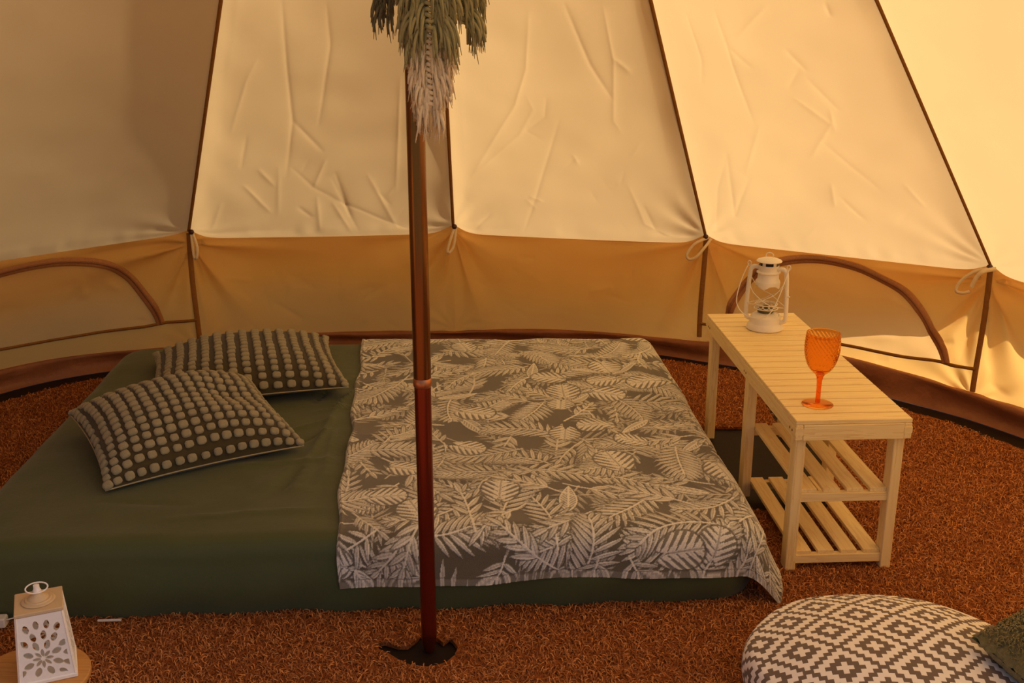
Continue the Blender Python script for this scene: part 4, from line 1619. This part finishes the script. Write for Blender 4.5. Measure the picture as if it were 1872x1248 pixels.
def cutout_panel(name):
    bm = bmesh.new()
    h = LH - 0.010

    def place(x, z):
        f = z / h
        return x * (W0 * (1 - f) + W1 * f) / W0, z
    loops = [[(-W0 / 2, 0), (W0 / 2, 0), (W0 / 2, h), (-W0 / 2, h)]]
    cx, cz = -0.004, 0.050
    for (r0, r1, n_, wd, of) in ((0.004, 0.0235, 8, 0.0085, 0.0), (0.0215, 0.046, 8, 0.0145, 0.5), (0.044, 0.068, 14, 0.0145, 0.2), (0.070, 0.093, 20, 0.0145, 0.3), (0.0955, 0.118, 26, 0.0140, 0.0), (0.1205, 0.14, 32, 0.013, 0.0)):
        for i in range(n_):
            a = 2 * PI * (i + of) / n_
            pts = []
            for t in np.linspace(0, 2 * PI, 12, endpoint=False):
                u = (r0 + r1) / 2 + (r1 - r0) / 2 * math.cos(t) * 0.96
                v = wd / 2 * math.sin(t) * (0.75 + 0.25 * abs(math.sin(t)))
                pts.append((cx + u * math.cos(a) - v * math.sin(a), cz + u * math.sin(a) + v * math.cos(a)))
            mx_, z0_, z1_ = W0 / 2 - 0.009, 0.008, h - 0.009
            if sum(abs(x) < mx_ and z0_ < z < z1_ for x, z in pts) >= 5:
                q = []
                for n_i, (x, z) in enumerate(pts):      # petals cut by the frame end in a straight side
                    e = (x if abs(x) < mx_ else math.copysign(mx_, x), min(max(z, z0_), z1_))
                    if not q or math.dist(e, q[-1]) > 0.0006:
                        q.append(e)
                if math.dist(q[0], q[-1]) < 0.0006:
                    q.pop()
                loops.append(q)
    for lp in loops:
        vs = []
        for x, z in lp:
            X, Z = place(x, z)
            vs.append(bm.verts.new((X, 0, Z)))
        for i in range(len(vs)):
            bm.edges.new((vs[i], vs[(i + 1) % len(vs)]))
    bmesh.ops.triangle_fill(bm, use_beauty=True, use_dissolve=False, edges=bm.edges[:], normal=(0, -1, 0))
    for f in bm.faces:
        if f.normal.y > 0:
            f.normal_flip()
    faces = bm.faces[:]
    ret = bmesh.ops.extrude_face_region(bm, geom=faces)
    for v in [g for g in ret['geom'] if isinstance(g, bmesh.types.BMVert)]:
        v.co.y += 0.004
    bmesh.ops.recalc_face_normals(bm, faces=bm.faces[:])
    me = bpy.data.meshes.new(name)
    bm.to_mesh(me)
    bm.free()
    me.materials.append(M['whitewood'])
    return me


pm = cutout_panel('cutout_panel')
tilt = math.atan((W0 - W1) / 2 / (LH - 0.010))
for i in range(4):
    o = link(bpy.data.objects.new('cutout_panel', pm), cl)
    o.matrix_local = Matrix.Rotation(i * PI / 2, 4, 'Z') @ Matrix.Translation((0, -W0 / 2, 0.010)) @ Matrix.Rotation(-tilt, 4, 'X')
for sx in (-1, 1):
    for sy in (-1, 1):
        MB().tube([(sx * (W0 / 2 - 0.002), sy * (W0 / 2 - 0.002), 0.010), (sx * (W1 / 2 - 0.002), sy * (W1 / 2 - 0.002), LH)], 0.004, 4).build('corner_post', M['whitewood'], cl, False)
MB().box(-W1 / 2 - 0.002, W1 / 2 + 0.002, -W1 / 2 - 0.002, W1 / 2 + 0.002, LH + 0.0005, LH + 0.009, 0.0015).build('top_plate', M['toppaint'], cl, False)
MB().lathe([(0.034, LH + 0.009), (0.036, LH + 0.011), (0.033, LH + 0.0135), (0.029, LH + 0.0135), (0.027, LH + 0.0165), (0.022, LH + 0.0165), (0.019, LH + 0.021), (0.012, LH + 0.025), (0.010, LH + 0.030), (0.0, LH + 0.030)], 36).build('stepped_dome', M['toppaint'], cl, angle=45)
MB().lathe([(0.0085, LH + 0.029), (0.0095, LH + 0.034), (0.0065, LH + 0.040), (0.0065, LH + 0.048), (0.0, LH + 0.049)], 20).build('knob', M['whitewood'], cl, angle=45)
MB().tube([(0.023 * math.cos(t), 0.010 * math.sin(t), LH + 0.041 + 0.008 * math.sin(t)) for t in np.linspace(0, 2 * PI, 30, endpoint=False)], 0.0017, 8, closed=True).build('ring_handle', M['whitewood'], cl)

# ------------------------------------------------------------------ white plug and lead by the mattress foot
pl = empty('plug_adapter', (-1.262, 2.296, CZ + 0.006), R_(6))
tag(pl, 'small white plastic adapter with a thin lead on the carpet against the mattress', 'adapter')
MB().box(-0.03, 0.022, -0.014, 0.014, 0.0, 0.026, 0.003).build('body', M['plastic'], pl, False)
MB().tube(smooth_path([(0.022, 0, 0.016), (0.05, 0.004, 0.019), (0.09, 0.006, 0.014), (0.15, 0.002, 0.006)], 6), 0.0016, 8).build('lead', M['plastic'], pl)
st = MB().box(-0.029, 0.029, -0.003, 0.003, 0, 0.005, 0.001).build('plastic_strip', M['plastic'], None, False)
st.location = (-0.995, 2.315, CZ + 0.008)
st.rotation_euler = (0, R_(-0.5), R_(2.5))
tag(st, 'thin white plastic strip on the carpet along the mattress foot', 'strip')

# ------------------------------------------------------------------ macrame hanging on the pole
mac = empty('macrame_hanging', (POLE[0], POLE[1], 1.20))
tag(mac, 'sage green and cream macrame feather hanging tied to the centre pole', 'macrame')
ms = random.Random(17)


def feather(name, mat, cx, cy, z_top, z_bot, wtop, wbot, nst, droop, seed, thick=0.0036, yaw=0.0):
    r = random.Random(seed)
    mb = MB()
    for i in range(nst):
        t = i / (nst - 1)
        for sg in (-1, 1):
            z0 = z_top + (z_bot - z_top) * t + r.uniform(-0.006, 0.006)
            wd = (wtop + (wbot - wtop) * t) * r.uniform(0.05, 1.12) ** 0.7
            fy = r.uniform(-0.022, 0.008)
            dr = droop * r.uniform(0.7, 1.2)
            pts = []
            wob, wob2 = r.uniform(-0.006, 0.006), r.uniform(0, 6)
            for s in np.linspace(0, 1, 8):
                xo = sg * (0.004 + wd * (1 - (1 - s) ** 1.7)) + wob * s
                yo = -0.012 * math.sin(s * PI * 0.8) + fy * s + 0.003 * math.sin(wob2 + s * 5)
                zo = 0.006 * math.sin(s * PI) - dr * s ** 1.8
                pts.append((cx + xo * math.cos(yaw) - yo * math.sin(yaw), cy + yo * math.cos(yaw) + xo * math.sin(yaw), z0 + zo - 1.20))
            rad = [thick * k for k in (1, 1.1, 1.1, 1.05, 1, 0.95, 0.9, 0.6)]
            mb.tube(pts, rad, 5)
            # frayed ends
            e = Vector(pts[-1])
            for q in range(2):
                mb.tube([pts[-2], e + Vector((r.uniform(-0.006, 0.006), r.uniform(-0.005, 0.005), r.uniform(-0.02, -0.006)))], [thick * 0.5, thick * 0.2], 3)
    o = mb.build(name, mat, mac)
    o['kind'] = 'stuff'
    kb = MB()
    nk = int((z_top - z_bot) / 0.0105)
    for i in range(nk):
        z = z_top - (z_top - z_bot) * i / nk - 1.20
        sg = 1 if i % 2 else -1
        kb.tube(smooth_path([(cx - 0.009, cy - 0.012, z + 0.003 * sg), (cx - 0.003, cy - 0.021, z + 0.001), (cx + 0.003, cy - 0.021, z - 0.001), (cx + 0.009, cy - 0.012, z - 0.003 * sg)], 3), 0.0042, 6)
    k_ = kb.build('knotted_spine', mat, o)
    k_['kind'] = 'stuff'
    return o


feather('green_feather', M['green_yarn'], 0.038, -0.060, 1.66, 1.420, 0.062, 0.046, 120, 0.062, 1)
feather('green_feather', M['green_yarn'], 0.088, -0.030, 1.66, 1.440, 0.058, 0.046, 105, 0.058, 2, yaw=0.5)
feather('green_feather', M['dark_yarn'], -0.028, 0.035, 1.66, 1.475, 0.050, 0.044, 80, 0.055, 3, yaw=-0.4)
feather('cream_feather', M['cream_yarn'], 0.036, -0.045, 1.425, 1.275, 0.046, 0.018, 130, 0.046, 4)
MB().tube([(0.045, -0.045, 0.47), (0.03, -0.03, 0.62), (0.012, -0.022, 0.80), (0.0, -0.021, 0.815), (-0.021, 0.0, 0.81), (0.0, 0.021, 0.81), (0.021, 0.0, 0.81)], 0.003, 6).build('hanging_cord', M['cream_yarn'], mac)
